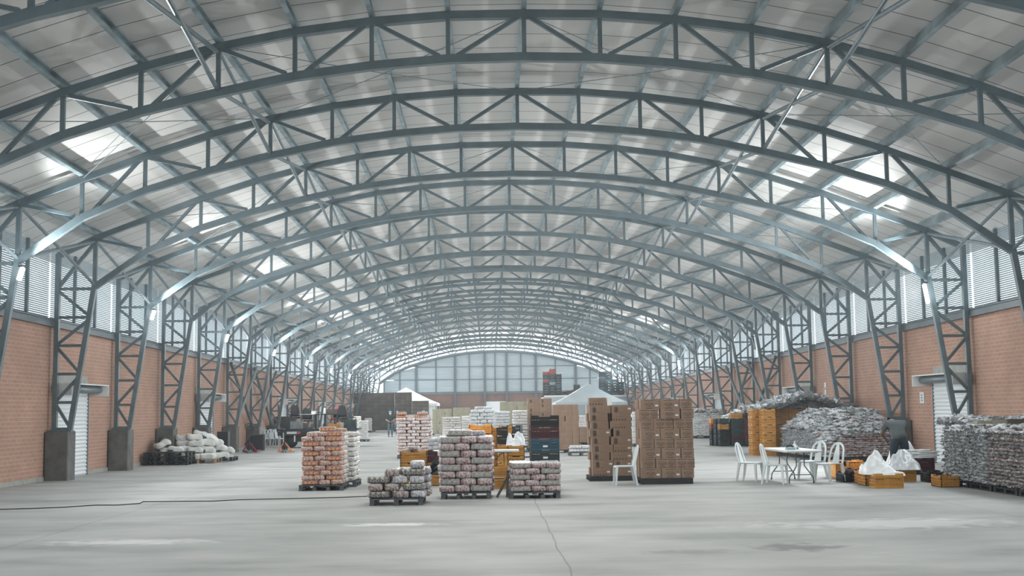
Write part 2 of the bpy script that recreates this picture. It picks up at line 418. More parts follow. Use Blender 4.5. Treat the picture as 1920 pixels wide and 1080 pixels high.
# ------------------------------------------------------------------ arch frames
def make_truss():
    r = thing('steel_arch_frame', 'x', 'arch frame', (0, 0, 0))
    def part(nm, mb): return mb.build(nm, STEEL, r)
    tp = [(-x, z) for x, z in zip(reversed(NX), reversed(TZ))][:-1] + list(zip(NX, TZ))
    bp = [(-x, z) for x, z in zip(reversed(NX), reversed(BZ))][:-1] + list(zip(NX, BZ))
    mb = MB()
    for p, q in zip([(-12.32, 6.06)] + tp, tp + [(12.32, 6.06)]): mb.bar((p[0], 0, p[1]), (q[0], 0, q[1]), 0.15, 0.145)
    part('top_chord', mb)
    mb = MB()
    for p, q in zip(bp, bp[1:]): mb.bar((p[0], 0, p[1]), (q[0], 0, q[1]), 0.155, 0.155)
    part('bottom_chord', mb)
    for s in (-1, 1):
        for i in range(9):
            if i == 0 and s < 0: continue
            wd = 0.10 if i == 8 else 0.08
            mb = MB().bar((s*NX[i], 0, BZ[i]), (s*NX[i], 0, TZ[i]), wd, wd); part('web_post', mb)
        for i in range(8):
            ti, bi = (i, i+1) if i % 2 == 0 else (i+1, i)
            d = 0.16 if ti < bi else -0.16
            mb = MB().bar((s*(NX[ti] + d*0.6), 0, TZ[ti]-0.05), (s*(NX[bi] - d), 0, BZ[bi]+0.06), 0.075, 0.08); part('web_diagonal', mb)
        # laced column
        zt = [5.15, 4.38, 3.62, 2.86, 2.10, 1.40]
        xi = lambda z: 11.92 - (z - 1.33)/(5.2 - 1.33)*0.59
        part('column_inner_chord', MB().bar((s*xi(1.33), 0, 1.33), (s*11.33, 0, 5.26), 0.13, 0.13))
        part('column_outer_chord', MB().bar((s*12.32, 0, 1.33), (s*12.32, 0, 6.1), 0.12, 0.14))
        part('column_diagonal', MB().bar((s*11.33, 0, 6.42), (s*12.3, 0, 5.2), 0.09, 0.09))
        for z in zt: part('column_strut', MB().bar((s*xi(z), 0, z), (s*12.32, 0, z), 0.075, 0.075))
        for k in range(5):
            za, zb = zt[k], zt[k+1]
            if k % 2 == 0: p, q = (s*12.30, 0, za-0.05), (s*xi(zb), 0, zb+0.03)
            else: p, q = (s*xi(za), 0, za-0.05), (s*12.30, 0, zb+0.03)
            part('column_diagonal', MB().bar(p, q, 0.075, 0.07))
        mb = MB(); mb.box(min(s*11.84, s*12.42), max(s*11.84, s*12.42), -0.16, 0.16, 1.33, 1.36)
        for bx in (11.9, 12.07, 12.22, 12.38):
            for by in (-0.13, 0.13): mb.lathe([(0.016, 0), (0.016, 0.05)], 6, (s*bx, by, 1.36))
        part('base_plate', mb)
    return r
tr0 = make_truss()
for i in range(0, 20):
    y = TY(i); lab = 'grey steel lattice arch frame, %s one counting from the camera' % (ORD[i])
    if i == 0: tr = tr0; tr.location = (0, y, DZ(y)); tr['label'] = lab; tr['group'] = 'arch frames'
    else: tr = dup(tr0, (0, y, DZ(y)), 0, lab, 'arch frames')
    for s, sd in ((-1, 'left'), (1, 'right')):
        if i < 1: continue
        h = 1.33 + DZ(y) - 0.002; mb = MB(); x0, x1 = s*11.855, s*(WX-0.03); a, b2 = min(x0, x1), max(x0, x1)
        c = 0.02
        mb.add([(a+c, y-0.31, 0), (b2-c, y-0.31, 0), (b2, y-0.31+c, 0), (b2, y+0.31-c, 0), (b2-c, y+0.31, 0), (a+c, y+0.31, 0), (a, y+0.31-c, 0), (a, y-0.31+c, 0)] +
               [(a+c, y-0.31, h), (b2-c, y-0.31, h), (b2, y-0.31+c, h), (b2, y+0.31-c, h), (b2-c, y+0.31, h), (a+c, y+0.31, h), (a, y+0.31-c, h), (a, y-0.31+c, h)],
               [tuple(range(7, -1, -1)), tuple(range(8, 16))] + [(k, (k+1) % 8, 8+(k+1) % 8, 8+k) for k in range(8)])
        tag(mb.build('concrete_pedestal', CONC), 'square concrete pedestal under the %s foot of the %s arch frame' % (sd, ORD[i]), 'pedestal', 'column pedestals')
# cross braces between neighbouring frames
def brace(p, q, r, label, group, m=None):
    mb = MB(); mb.tube([p, q], r, 8); tag(mb.build('brace_tube', m or GALV), label, 'brace', group)
for i in range(0, 19):
    ya, yb = TY(i), TY(i+1); za, zb = DZ(ya), DZ(yb)
    for s, sd in ((-1, 'left'), (1, 'right')):
        for k, wh in ((4, 'roof haunch'), (8, 'eaves')):
            x = s*NX[k]
            bt = 'between the %s and %s arch frames, %s %s' % (ORD[i], ORD[i+1], sd, wh)
            brace((x, ya+0.05, TZ[k]-0.08+za), (x, yb-0.05, BZ[k]+0.06+zb), 0.045, 'tube brace falling away ' + bt, 'cross braces between frames')
            brace((x + s*0.02, ya+0.05, BZ[k]+0.06+za), (x + s*0.02, yb-0.05, TZ[k]-0.08+zb), 0.045, 'tube brace rising away ' + bt, 'cross braces between frames')
# sag rods in the roof plane, every other bay
for i in (1, 3, 4, 7):
    ya, yb = TY(i), TY(i+1); za, zb = DZ(ya), DZ(yb)
    for s, sd in ((-1, 'left'), (1, 'right')):
        for k0, k1 in ((0, 4), (4, 7)):
            for a, b2, w2 in ((k0, k1, 'outward'), (k1, k0, 'inward')):
                mb = MB(); mb.tube([(s*NX[a], ya, TZ[a]+0.02+za), (s*(NX[a]+NX[b2])/2, (ya+yb)/2, (TZ[a]+TZ[b2])/2+za-0.05), (s*NX[b2], yb, TZ[b2]+0.02+zb)], 0.009, 5)
                tag(mb.build('tie_rod', GALV), 'thin roof tie rod running %s behind the %s frame, %s side, %s half' % (w2, ORD[i], sd, 'upper' if k0 == 0 else 'lower'), 'tie rod', 'thin rods under the roof')
# big wall braces
for s, sd in ((-1, 'left'), (1, 'right')):
    for i in (7, 8):
        ya, yb = TY(i), TY(i+1); x = s*12.2
        brace((x, ya+0.1, 4.15+DZ(ya)), (x, yb-0.35, 1.36+DZ(yb)), 0.075, 'thick wall brace falling away between the %s and %s frames, %s wall' % (ORD[i], ORD[i+1], sd), 'thick wall braces', STEEL)
        brace((x - s*0.16, ya+0.35, 1.36+DZ(ya)), (x - s*0.16, yb-0.1, 4.15+DZ(yb)), 0.075, 'thick wall brace rising away between the %s and %s frames, %s wall' % (ORD[i], ORD[i+1], sd), 'thick wall braces', STEEL)

# ------------------------------------------------------------------ roller doors on the side walls
SHUT = mat('shutter_sheet', (0.80, 0.84, 0.86), 0.35, 0.1)
ORNG = mat('orange_post', (0.62, 0.20, 0.11), 0.6)
dn = 0
for s, sd in ((-1, 'left'), (1, 'right')):
    for k, yd in enumerate((34.0, 50.55, 70.1, 86.6, 104.6)):
        dn += 1; dz = DZ(yd); L = 2.75; H = 2.42 + dz*0.4
        mb = MB(); n = 22; xw = s*(WX-0.045)
        vs = []; fs = []
        for j in range(2*n+1):
            z = H*j/(2*n); x = xw - s*(0.035 if j % 2 else 0.0)
            vs += [(x, yd, z), (x, yd+L, z)]
        for j in range(2*n): fs.append((2*j, 2*j+1, 2*j+3, 2*j+2))
        mb.add(vs, fs)
        o = mb.build('door_%d' % dn, SHUT); o['kind'] = 'structure'
        fr = MB()
        for yy in (yd-0.05, yd+L+0.0): fr.box(min(s*(WX-0.10), s*WX), max(s*(WX-0.10), s*WX), yy, yy+0.06, 0, H)
        fr.build('door_rail', GALV, o)
        fr = MB(); fr.box(min(s*(WX-0.06), s*WX), max(s*(WX-0.06), s*WX), yd+L+0.07, yd+L+0.22, 0, H); fr.build('door_jamb', ORNG, o)
        fr = MB(); fr.box(min(s*(WX-0.02), s*WX), max(s*(WX-0.02), s*WX), yd-0.1, yd+L+0.1, H+0.13, H+0.42); fr.build('door_lintel', CONCL, o)
        t = thing('shutter_motor_housing', 'white open shutter roll housing over the %s roller door on the %s wall' % (ORD[k], sd), 'door housing', (s*WX, yd, H), 0, 'roller shutter housings')
        for yy in (-0.12, L+0.38):
            mb = MB(); mb.box(min(-s*0.55, -s*0.02), max(-s*0.55, -s*0.02), yy, yy+0.02, -0.14, 0.18)
            mb.build('end_plate', WHITE, t)
        mb = MB(); mb.tube([(-s*0.27, -0.10, 0.04), (-s*0.27, L+0.38, 0.04)], 0.10, 12); mb.build('shutter_roll', GALV, t, True)
        mb = MB(); mb.box(min(-s*0.55, -s*0.02), max(-s*0.55, -s*0.02), -0.1, L+0.38, 0.16, 0.18); mb.build('cover', WHITE, t)
        mb = MB(); mb.box(min(-s*0.5, -s*0.1), max(-s*0.5, -s*0.1), 0.05, 0.45, -0.12, 0.12); mb.build('motor', mat('motor_grey', (0.12, 0.14, 0.15), 0.5), t)

# back wall door
mb = MB(); mb.box(-0.98, 0.95, GB+0.1, GB+0.15, 0, 2.55); mb.build('door_%d' % (dn+1), SHUT)['kind'] = 'structure'

# ------------------------------------------------------------------ lamps at the knees
def knee_lamp(i, s, lit, L=0.5):
    y = TY(i); z = 5.06 + DZ(y)
    sd = 'left' if s < 0 else 'right'
    t = thing('floodlight', '%s tube floodlight clamped under the %s knee of the %s arch frame' % ('glowing' if lit else 'unlit black', sd, ORD[i]), 'lamp', (s*11.13, y-0.22, z-0.03), 0, 'knee floodlights')
    mb = MB(); mb.bar((s*0.15, 0.16, 0.05), (0, 0, 0.02), 0.03, 0.03); mb.build('bracket', DARKM, t)
    a, b_ = Vector((0, 0, 0.0)), Vector((s*0.09, 0, -L))
    if lit:
        mb = MB(); mb.tube([a, a.lerp(b_, 0.06), a.lerp(b_, 0.94), b_], [0.02, 0.055, 0.055, 0.02], 12); mb.build('glass_tube', LAMPG, t, True)
        l = bpy.data.lights.new('lamp_light', 'SPOT'); l.energy = 780 if s < 0 else (1700 if i == 3 else 900); l.shadow_soft_size = 0.09; l.color = (0.96, 0.99, 1.0)
        l.spot_size = math.radians(158); l.spot_blend = 0.35
        lo = bpy.data.objects.new('lamp_light', l); COL.objects.link(lo); lo.location = (s*10.98, y-0.30, z-L/2)
        lo.rotation_euler = Vector((-s*1.0, 0.12, 0.10)).to_track_quat('-Z', 'Y').to_euler()
        l = bpy.data.lights.new('lamp_glow', 'POINT'); l.energy = 26; l.shadow_soft_size = 0.10; l.color = (0.93, 0.98, 1.0)
        lo = bpy.data.objects.new('lamp_glow', l); COL.objects.link(lo); lo.location = (s*10.95, y-0.5, z-L/2)
    else:
        mb = MB(); mb.bar(a, b_, 0.07, 0.07); mb.build('housing', DARKM, t)
    mb = MB(); mb.tube([a + Vector((0, 0, 0.05)), a], 0.05, 10); mb.build('cap', DARKM, t)
for i in (2, 4, 6, 8, 10, 12, 14): knee_lamp(i, -1, True, 0.30)
for i, lit in ((3, True), (7, False), (11, True), (15, False)): knee_lamp(i, 1, lit, 0.55)
# ------------------------------------------------------------------ goods: shared meshes
def pack_mat(name, base, emb, enda, endb, strip=None, cloud=(0.62, 0.64, 0.64), cl=0.35):
    m = bpy.data.materials.new(name); m.use_nodes = True; nt = m.node_tree; b = nt.nodes['Principled BSDF']
    tc = _n(nt, 'ShaderNodeTexCoord'); P = tc.outputs['Object']; sp = _n(nt, 'ShaderNodeSeparateXYZ'); nt.links.new(P, sp.inputs[0])
    X, Y, Z = sp.outputs
    nz = noise_of(nt, P, 9, 3, 0.0, 1.0)
    fx = math_node(nt, 'SUBTRACT', math_node(nt, 'FRACT', math_node(nt, 'ADD', math_node(nt, 'DIVIDE', X, 0.088), 0.5)), 0.5)
    dx = math_node(nt, 'MULTIPLY', fx, 0.088)
    d = math_node(nt, 'SQRT', math_node(nt, 'ADD', math_node(nt, 'MULTIPLY', dx, dx), math_node(nt, 'MULTIPLY', math_node(nt, 'ADD', Z, 0.012), math_node(nt, 'ADD', Z, 0.012))))
    circ = math_node(nt, 'LESS_THAN', d, 0.034)
    c = mixc(nt, circ, base, emb)
    if strip:
        ring = math_node(nt, 'LESS_THAN', math_node(nt, 'ABSOLUTE', math_node(nt, 'SUBTRACT', d, 0.022)), 0.006)
        c = mixc(nt, ring, base, emb)
        up = math_node(nt, 'LESS_THAN', math_node(nt, 'ABSOLUTE', math_node(nt, 'SUBTRACT', Z, 0.030)), 0.008)
        wx = math_node(nt, 'LESS_THAN', math_node(nt, 'ABSOLUTE', fx), 0.33)
        c = mixc(nt, math_node(nt, 'MULTIPLY', up, wx), c, strip)
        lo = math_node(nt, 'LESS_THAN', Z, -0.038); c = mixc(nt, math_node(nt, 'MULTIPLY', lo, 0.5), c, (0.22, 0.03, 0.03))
    # gap between the bags
    gap = math_node(nt, 'GREATER_THAN', math_node(nt, 'ABSOLUTE', fx), 0.46)
    c = mixc(nt, math_node(nt, 'MULTIPLY', gap, 0.6), c, (cloud[0]*0.5, cloud[1]*0.5, cloud[2]*0.5))
    # ends: folded edges of the bags seen through the wrap
    wv = noise_of(nt, P, 1.0, 4, 0.44, 0.56, sc=(3, 62, 16))
    wz = noise_of(nt, P, 1.0, 4, 0.5, 0.6, sc=(20, 34, 30), loc=(4, 4, 4))
    e = mixc(nt, wv, enda, endb)
    e = mixc(nt, math_node(nt, 'MULTIPLY', wz, 0.75), e, cloud)
    isend = math_node(nt, 'GREATER_THAN', math_node(nt, 'ABSOLUTE', X), 0.155)
    c = mixc(nt, isend, c, e)
    n2 = noise_of(nt, P, 26, 4, 0.48, 0.62)
    c = mixc(nt, math_node(nt, 'MULTIPLY', n2, cl), c, cloud)
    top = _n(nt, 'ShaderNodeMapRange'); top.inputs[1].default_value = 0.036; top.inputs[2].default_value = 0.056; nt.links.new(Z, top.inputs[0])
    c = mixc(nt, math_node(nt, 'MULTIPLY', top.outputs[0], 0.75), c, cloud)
    nt.links.new(c, b.inputs['Base Color'])
    b.inputs['Roughness'].default_value = 0.28; b.inputs['Specular IOR Level'].default_value = 0.7; b.inputs['Coat Weight'].default_value = 0.6; b.inputs['Coat Roughness'].default_value = 0.12
    bn = _n(nt, 'ShaderNodeTexNoise'); bn.inputs['Scale'].default_value = 45; bn.inputs['Detail'].default_value = 3; nt.links.new(P, bn.inputs['Vector'])
    bp = _n(nt, 'ShaderNodeBump'); bp.inputs['Strength'].default_value = 0.9; bp.inputs['Distance'].default_value = 0.02
    nt.links.new(bn.outputs[0], bp.inputs['Height']); nt.links.new(bp.outputs[0], b.inputs['Normal']); nt.links.new(bp.outputs[0], b.inputs['Coat Normal'])
    return m
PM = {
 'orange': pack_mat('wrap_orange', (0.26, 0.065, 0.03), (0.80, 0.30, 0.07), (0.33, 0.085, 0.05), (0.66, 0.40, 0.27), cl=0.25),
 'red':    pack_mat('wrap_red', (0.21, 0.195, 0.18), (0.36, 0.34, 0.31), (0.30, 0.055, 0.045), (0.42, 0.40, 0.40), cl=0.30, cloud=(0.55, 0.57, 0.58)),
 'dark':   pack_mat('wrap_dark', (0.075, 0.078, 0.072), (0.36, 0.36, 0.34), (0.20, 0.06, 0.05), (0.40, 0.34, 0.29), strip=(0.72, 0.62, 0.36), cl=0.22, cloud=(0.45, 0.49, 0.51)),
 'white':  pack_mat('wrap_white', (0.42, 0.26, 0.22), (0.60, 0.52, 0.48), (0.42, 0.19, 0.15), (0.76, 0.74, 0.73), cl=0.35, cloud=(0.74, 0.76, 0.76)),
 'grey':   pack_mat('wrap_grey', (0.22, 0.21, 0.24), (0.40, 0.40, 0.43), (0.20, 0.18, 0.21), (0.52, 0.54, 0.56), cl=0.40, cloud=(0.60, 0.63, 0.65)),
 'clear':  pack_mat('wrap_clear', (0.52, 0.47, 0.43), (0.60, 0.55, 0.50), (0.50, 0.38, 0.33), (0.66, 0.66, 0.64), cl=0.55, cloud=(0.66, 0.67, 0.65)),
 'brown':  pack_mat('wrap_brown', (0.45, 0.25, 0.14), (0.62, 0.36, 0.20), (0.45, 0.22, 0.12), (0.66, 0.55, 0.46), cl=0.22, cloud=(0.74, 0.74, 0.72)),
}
def pack_mesh(name, m, L=0.37, Wd=0.25, H=0.112, n=4, seed=0):
    rnd = random.Random(seed); NU = 4*n + 5; NV = 20; vs = []; fs = []
    off = rnd.random()*50
    for i in range(NU):
        t = i/(NU-1)*2 - 1; x = t*L/2
        e = max(0.0, (abs(t) - 0.80)/0.20); shrink = math.sqrt(max(0.0, 1 - e*e*0.72))
        ph = (x/(L/n)) % 1.0; pinch = 1 - 0.10*math.exp(-((min(ph, 1-ph))/0.10)**2)
        for k in range(NV):
            a = 2*PI*k/NV; ca, sa = math.cos(a), math.sin(a)
            y = math.copysign(abs(ca)**0.42, ca)*Wd/2; z = math.copysign(abs(sa)**0.50, sa)*H/2
            nn = mnoise.noise((x*14 + off, y*14, z*14))*0.016 + mnoise.noise((x*40 + off, y*40, z*40))*0.006
            f = shrink*pinch
            vs.append((x + nn*0.6*e*3, y*f*(1 + nn*1.6), z*f*(1 + nn*3.0)))
    for i in range(NU-1):
        for k in range(NV): fs.append((i*NV+k, i*NV+(k+1) % NV, (i+1)*NV+(k+1) % NV, (i+1)*NV+k))
    c0 = len(vs); vs.append((-L/2*1.0, 0, 0)); vs.append((L/2*1.0, 0, 0))
    for k in range(NV): fs.append((c0, (k+1) % NV, k)); fs.append((c0+1, (NU-1)*NV+k, (NU-1)*NV+(k+1) % NV))
    mb = MB(); mb.add(vs, fs); return mb.mesh(name, m, True)
PK = {k: [pack_mesh('bundle_' + k, PM[k], seed=s_ + 10*j) for s_ in range(4)] for j, k in enumerate(PM)}
KN = {'orange': ('orange and brown', 'food_bundle'), 'red': ('grey and red', 'food_bundle'), 'dark': ('dark gold-striped', 'food_bundle'), 'white': ('white and maroon', 'food_bundle'), 'grey': ('silvery grey', 'food_bundle'), 'clear': ('clear wrapped', 'food_bundle'), 'brown': ('tan and white', 'food_bundle')}
def bundle(kind, x, y, z, rz, label, group, sc=(1, 1, 1)):
    o = link('food_bundle', random.choice(PK[kind])); o.location = (x, y, z); o.rotation_euler = (random.uniform(-.02, .02), random.uniform(-.02, .02), rz + random.uniform(-.05, .05) + (PI if random.random() < .5 and abs(rz) > 1 else 0))
    o.scale = sc
    return tag(o, label, 'food bundle', group)

def make_pallet(name, wd, dp, h, m, label, cat='pallet', group='pallets', loc=(0, 0, 0), rz=0, feet=3, skirt=False):
    t = thing(name, label, cat, loc, rz, group)
    if skirt: MB().box(-wd/2, wd/2, -dp/2 - 0.012, -dp/2, 0.0, h).build('skirt_board', m, t)
    mb = MB(); nb = 7
    for k in range(nb):
        y = -dp/2 + 0.04 + (dp - 0.08)*k/(nb-1); mb.box(-wd/2, wd/2, y-0.045, y+0.045, h-0.022, h)
    for k in range(3):
        x = -wd/2 + 0.05 + (wd-0.1)*k/2; mb.box(x-0.045, x+0.045, -dp/2, dp/2, h-0.045, h-0.0215)
    mb.build('deck', m, t)
    for k in range(feet):
        x = -wd/2 + 0.045 + (wd - 0.09)*k/(feet-1)
        mb = MB()
        for y in (-dp/2+0.05, 0, dp/2-0.05): mb.box(x-0.04, x+0.04, y-0.05, y+0.05, 0.02, h-0.0445)
        mb.box(x-0.045, x+0.045, -dp/2, dp/2, 0.0, 0.0205)
        mb.build('runner', m, t)
    return t

def jit(a): return random.uniform(-a, a)
def stack(kind, cx, yf, z0, layers, sdesc, group, wd=1.0, ph=0.104, sides='LR', depth_rows=3, lastdesc=None, L=0.37, S=0.25, first=0, drow=0.38, frontskip=(), sidekind=None, sxy=(1.04, 1.05)):
    """front edge at yf; cx = centre x.  Only the shell of the load is built."""
    for k in range(layers):
        z = z0 + ph*(k + 0.5) + 0.004
        pat = ['L', 'S', 'S'] if (k + first) % 2 == 0 else ['S', 'S', 'L']
        tot = sum(L if p == 'L' else S for p in pat); x = cx - tot/2
        names = ['front left', 'front middle', 'front right']
        dxl = jit(0.015)
        for j, p in enumerate(pat):
            wj = L if p == 'L' else S; xc = x + wj/2; x += wj
            kk = kind if not callable(kind) else kind(k, j)
            if (k, j) in frontskip: continue
            lab = '%s bundle, %s, %s layer, %s' % (KN[kk][0], names[j], ORD[k], sdesc)
            if p == 'L': bundle(kk, xc + dxl + jit(.008), yf + S/2 + jit(.01), z, 0, lab, group, (sxy[0], sxy[1], 1))
            else: bundle(kk, xc + dxl + jit(.008), yf + L/2 + jit(.012), z, PI/2, lab, group, (sxy[0], sxy[1], 1))
        bundle(kk, cx + jit(.1), yf + L + 0.18, z, 0, 'inner bundle, %s layer, %s' % (ORD[k], sdesc), group, (1.5, 1.2, 1))
        for r in range(1, depth_rows):
            for sd in sides:
                xs = cx - tot/2 + 0.17 if sd == 'L' else cx + tot/2 - 0.17
                kk = kind if not callable(kind) else kind(k, 0 if sd == 'L' else 2)
                lab = '%s bundle, %s flank, %s row, %s layer, %s' % (KN[kk][0], 'left' if sd == 'L' else 'right', ORD[r], ORD[k], sdesc)
                if sidekind: kk = sidekind
                bundle(kk, xs + jit(.015), yf + 0.38 + drow*(r - 0.5) + jit(.01), z, 0, lab, group, (0.95, 1.45, 1.04))
    return z0 + ph*layers

# ---- front pallets
def pal(cx, yf, wd, dp, h, m, col, where, feet=4, rz=0):
    return make_pallet('pallet', wd, dp, h, m, '%s pallet %s' % (col, where), loc=(cx, yf + dp/2, 0), rz=rz, feet=feet)
x0, yo = G(559, 921); xo = x0 + 0.50
pal(xo, yo, 0.98, 1.15, 0.125, PALG, 'dark grey', 'under the front load of the tall orange stack')
top = stack('orange', xo + 0.02, yo + 0.01, 0.127, 10, 'tall orange stack', 'bundles in the tall orange stack', ph=0.105, L=0.385, S=0.262, sidekind='clear')
S1 = 'bundles in the tall orange stack'
for j, (px, dy, rz) in enumerate(((-0.22, 0.15, PI/2), (-0.02, 0.20, PI/2), (0.26, 0.13, 0))):
    bundle('orange', xo + px + 0.02, yo + dy + 0.05, top + 0.056, rz, 'orange bundle in the short eleventh layer, %s from left, tall orange stack' % ORD[j], S1)
bundle('orange', xo + 0.10, yo + 0.35, top + 0.162, 0, 'orange bundle alone on the very top of the tall orange stack', S1)
bundle('brown', xo + 0.38, yo + 0.45, top + 0.14, 0.3, 'pale bundle beside the topmost orange bundle of the tall orange stack', S1, (0.7, .8, 0.7))
for r in range(2):
    for q in range(2):
        bundle('clear', xo - 0.12 + q*0.4, yo + 0.65 + r*0.3, top + 0.056, 0, 'pale wrapped bundle on the rear top of the orange stack, %s row, %s one' % (ORD[r], ORD[q]), S1)
# second load right behind, seen by its white wrapped side
x2, y2 = xo + 0.15, yo + 1.28
pal(x2, y2, 0.98, 1.15, 0.125, PALG, 'dark grey', 'under the rear load behind the tall orange stack')
stack('clear', x2, y2 + 0.01, 0.127, 10, 'rear load behind orange stack', 'bundles behind the tall orange stack', ph=0.112, L=0.385, S=0.262)

# dark low pile
xd, yd = G(745, 948)
pal(xd - 0.02, yd, 0.98, 1.1, 0.125, PALG, 'dark grey', 'under the low pile of dark gold-striped bundles', 3)
S2 = 'bundles in the low dark pile'
ph = 0.135
DSC = (1.12, 1.08, 1.2)
rows_d = [[('L', -0.34, 'dark'), ('S', 0.08, 'dark'), ('S', 0.38, 'grey')], [('S', -0.40, 'dark'), ('S', -0.10, 'dark'), ('L', 0.30, 'dark')],
          [('L', -0.36, 'dark'), ('S', 0.04, 'grey'), ('S', 0.35, 'grey')], [('S', -0.10, 'dark'), ('L', 0.30, 'dark')], [('S', 0.36, 'grey')]]
for k, rw in enumerate(rows_d):
    for j, (p, dx, kd) in enumerate(rw):
        lab = '%s bundle, %s from left, %s layer up, low dark pile' % (KN[kd][0], ORD[j], ORD[k])
        if p == 'L': bundle(kd, xd + dx, yd + 0.17, 0.13 + ph*(k+.5), 0, lab, S2, DSC)
        else: bundle(kd, xd + dx, yd + 0.22, 0.13 + ph*(k+.5), PI/2, lab, S2, DSC)
    for r in range(1, 3):
        if k < 4: bundle('grey' if k else 'dark', xd + 0.38, yd + 0.25 + 0.3*r, 0.13 + ph*(k+.5), 0, '%s bundle, right side, %s row back, %s layer up, low dark pile' % ('grey' if k else 'dark', ORD[r], ORD[k]), S2, DSC)
        if k < 3: bundle('dark', xd - 0.33, yd + 0.22 + 0.3*r, 0.13 + ph*(k+.5), 0, 'dark bundle, left side, %s row back, %s layer up, low dark pile' % (ORD[r], ORD[k]), S2, DSC)
bundle('dark', xd + 0.12, yd + 0.55, 0.13 + ph*3.5, 0, 'dark bundle lying behind in the fourth layer of the low dark pile', S2, DSC)

# tall grey and red pile
xr, yr = G(872, 936)
pal(xr + 0.02, yr, 0.98, 1.2, 0.125, PALG, 'dark grey', 'under the tall pile of grey and red bundles')
S3 = 'bundles in the tall grey-red pile'
top = stack('red', xr + 0.02, yr + 0.01, 0.127, 8, 'tall grey-red pile', S3, ph=0.135, L=0.43, S=0.305, sides='LR', first=1)
for o in [o for o in COL.objects if o.get('group') == S3]: o.scale = (o.scale[0]*1.12, o.scale[1]*1.15, 1.24)
for j, (dx, dy, rz, sc) in enumerate(((-0.10, 0.25, 0, (1.35, 1.1, 1.15)),)):
    bundle('red', xr + dx, yr + dy, top + 0.07, rz, 'long grey bundle alone on the very top of the tall grey-red pile', S3, sc)
for r in range(3):
    bundle('grey', xr - 0.2 + 0.42*(r % 2), yr + 0.6 + 0.28*(r//2), top + 0.05, 0, 'grey bundle on the rear top of the tall grey-red pile, %s one' % ORD[r], S3)

# low grey and red pile
xl, yl = G(1003, 935)
pal(xl, yl, 1.0, 1.1, 0.125, PALG, 'dark grey', 'under the low pile of red and white bundles')
S4 = 'bundles in the low red-white pile'
stack('red', xl + 0.02, yl + 0.01, 0.127, 5, 'low red-white pile', S4, ph=0.112, L=0.40, S=0.29, first=0)
for o in [o for o in COL.objects if o.get('group') == S4]: o.scale = (o.scale[0]*1.05, o.scale[1]*1.10, 1.05)
for r in range(2):
    for q in range(2):
        bundle('grey', xl - 0.2 + q*0.4, yl + 0.5 + r*0.28, 0.127 + 0.112*4.55, 0, 'clear wrapped bundle on the rear top of the low red-white pile, row %s, %s' % (ORD[r], ['left', 'right'][q]), S4)

# loose things between the piles
TARP = mat('black_film', (0.012, 0.018, 0.022), 0.22, 0, 0, 5, 0.6, 14, coat=0.6)
bx, by = G(806, 918)
mb = MB(); N = 9; vs = []; fs = []
for i in range(N):
    for j in range(7):
        u, v = i/(N-1), j/6
        x = -0.38 + 0.46*u + 0.05*mnoise.noise((u*4, v*4, 1)); z = 0.20 + 0.55*u*(1 - 0.2*v) - 0.35*v*(0.3 + 0.8*u) + 0.10*v + 0.05*mnoise.noise((u*5, v*6, 3))
        vs.append((x, 0.16*math.sin(v*3.0) + 0.08*mnoise.noise((u*6, v*6, 7)), max(0.015, z)))
for i in range(N-1):
    for j in range(6): fs.append((i*7+j, (i+1)*7+j, (i+1)*7+j+1, i*7+j+1))
mb.add(vs, fs); o = mb.build('plastic_film', TARP, smooth=True, loc=(bx + 0.12, by + 0.1, 0)); md = o.modifiers.new('s', 'SOLIDIFY'); md.thickness = 0.02
tag(o, 'crumpled black plastic film hanging at the left of the tall grey-red pile', 'plastic film')
wx, wy = G(932, 934)
PLK = mat('dark_plank', (0.06, 0.06, 0.058), 0.8, 0, 0.3, 9)
mb = MB(); mb.bar((0, 0, 0.02), (0.24, 0.25, 0.43), 0.05, 0.03); tag(mb.build('plank', PLK, loc=(wx, wy, 0)), 'dark plank leaning toward the low red-white pile, nearest the tall pile', 'plank', 'leaning planks')
mb = MB(); mb.bar((0, 0, 0.02), (0.02, 0.18, 0.52), 0.05, 0.03); tag(mb.build('plank', PLK, loc=(wx + 0.20, wy + 0.02, 0)), 'dark plank standing upright against the left of the low red-white pile', 'plank', 'leaning planks')

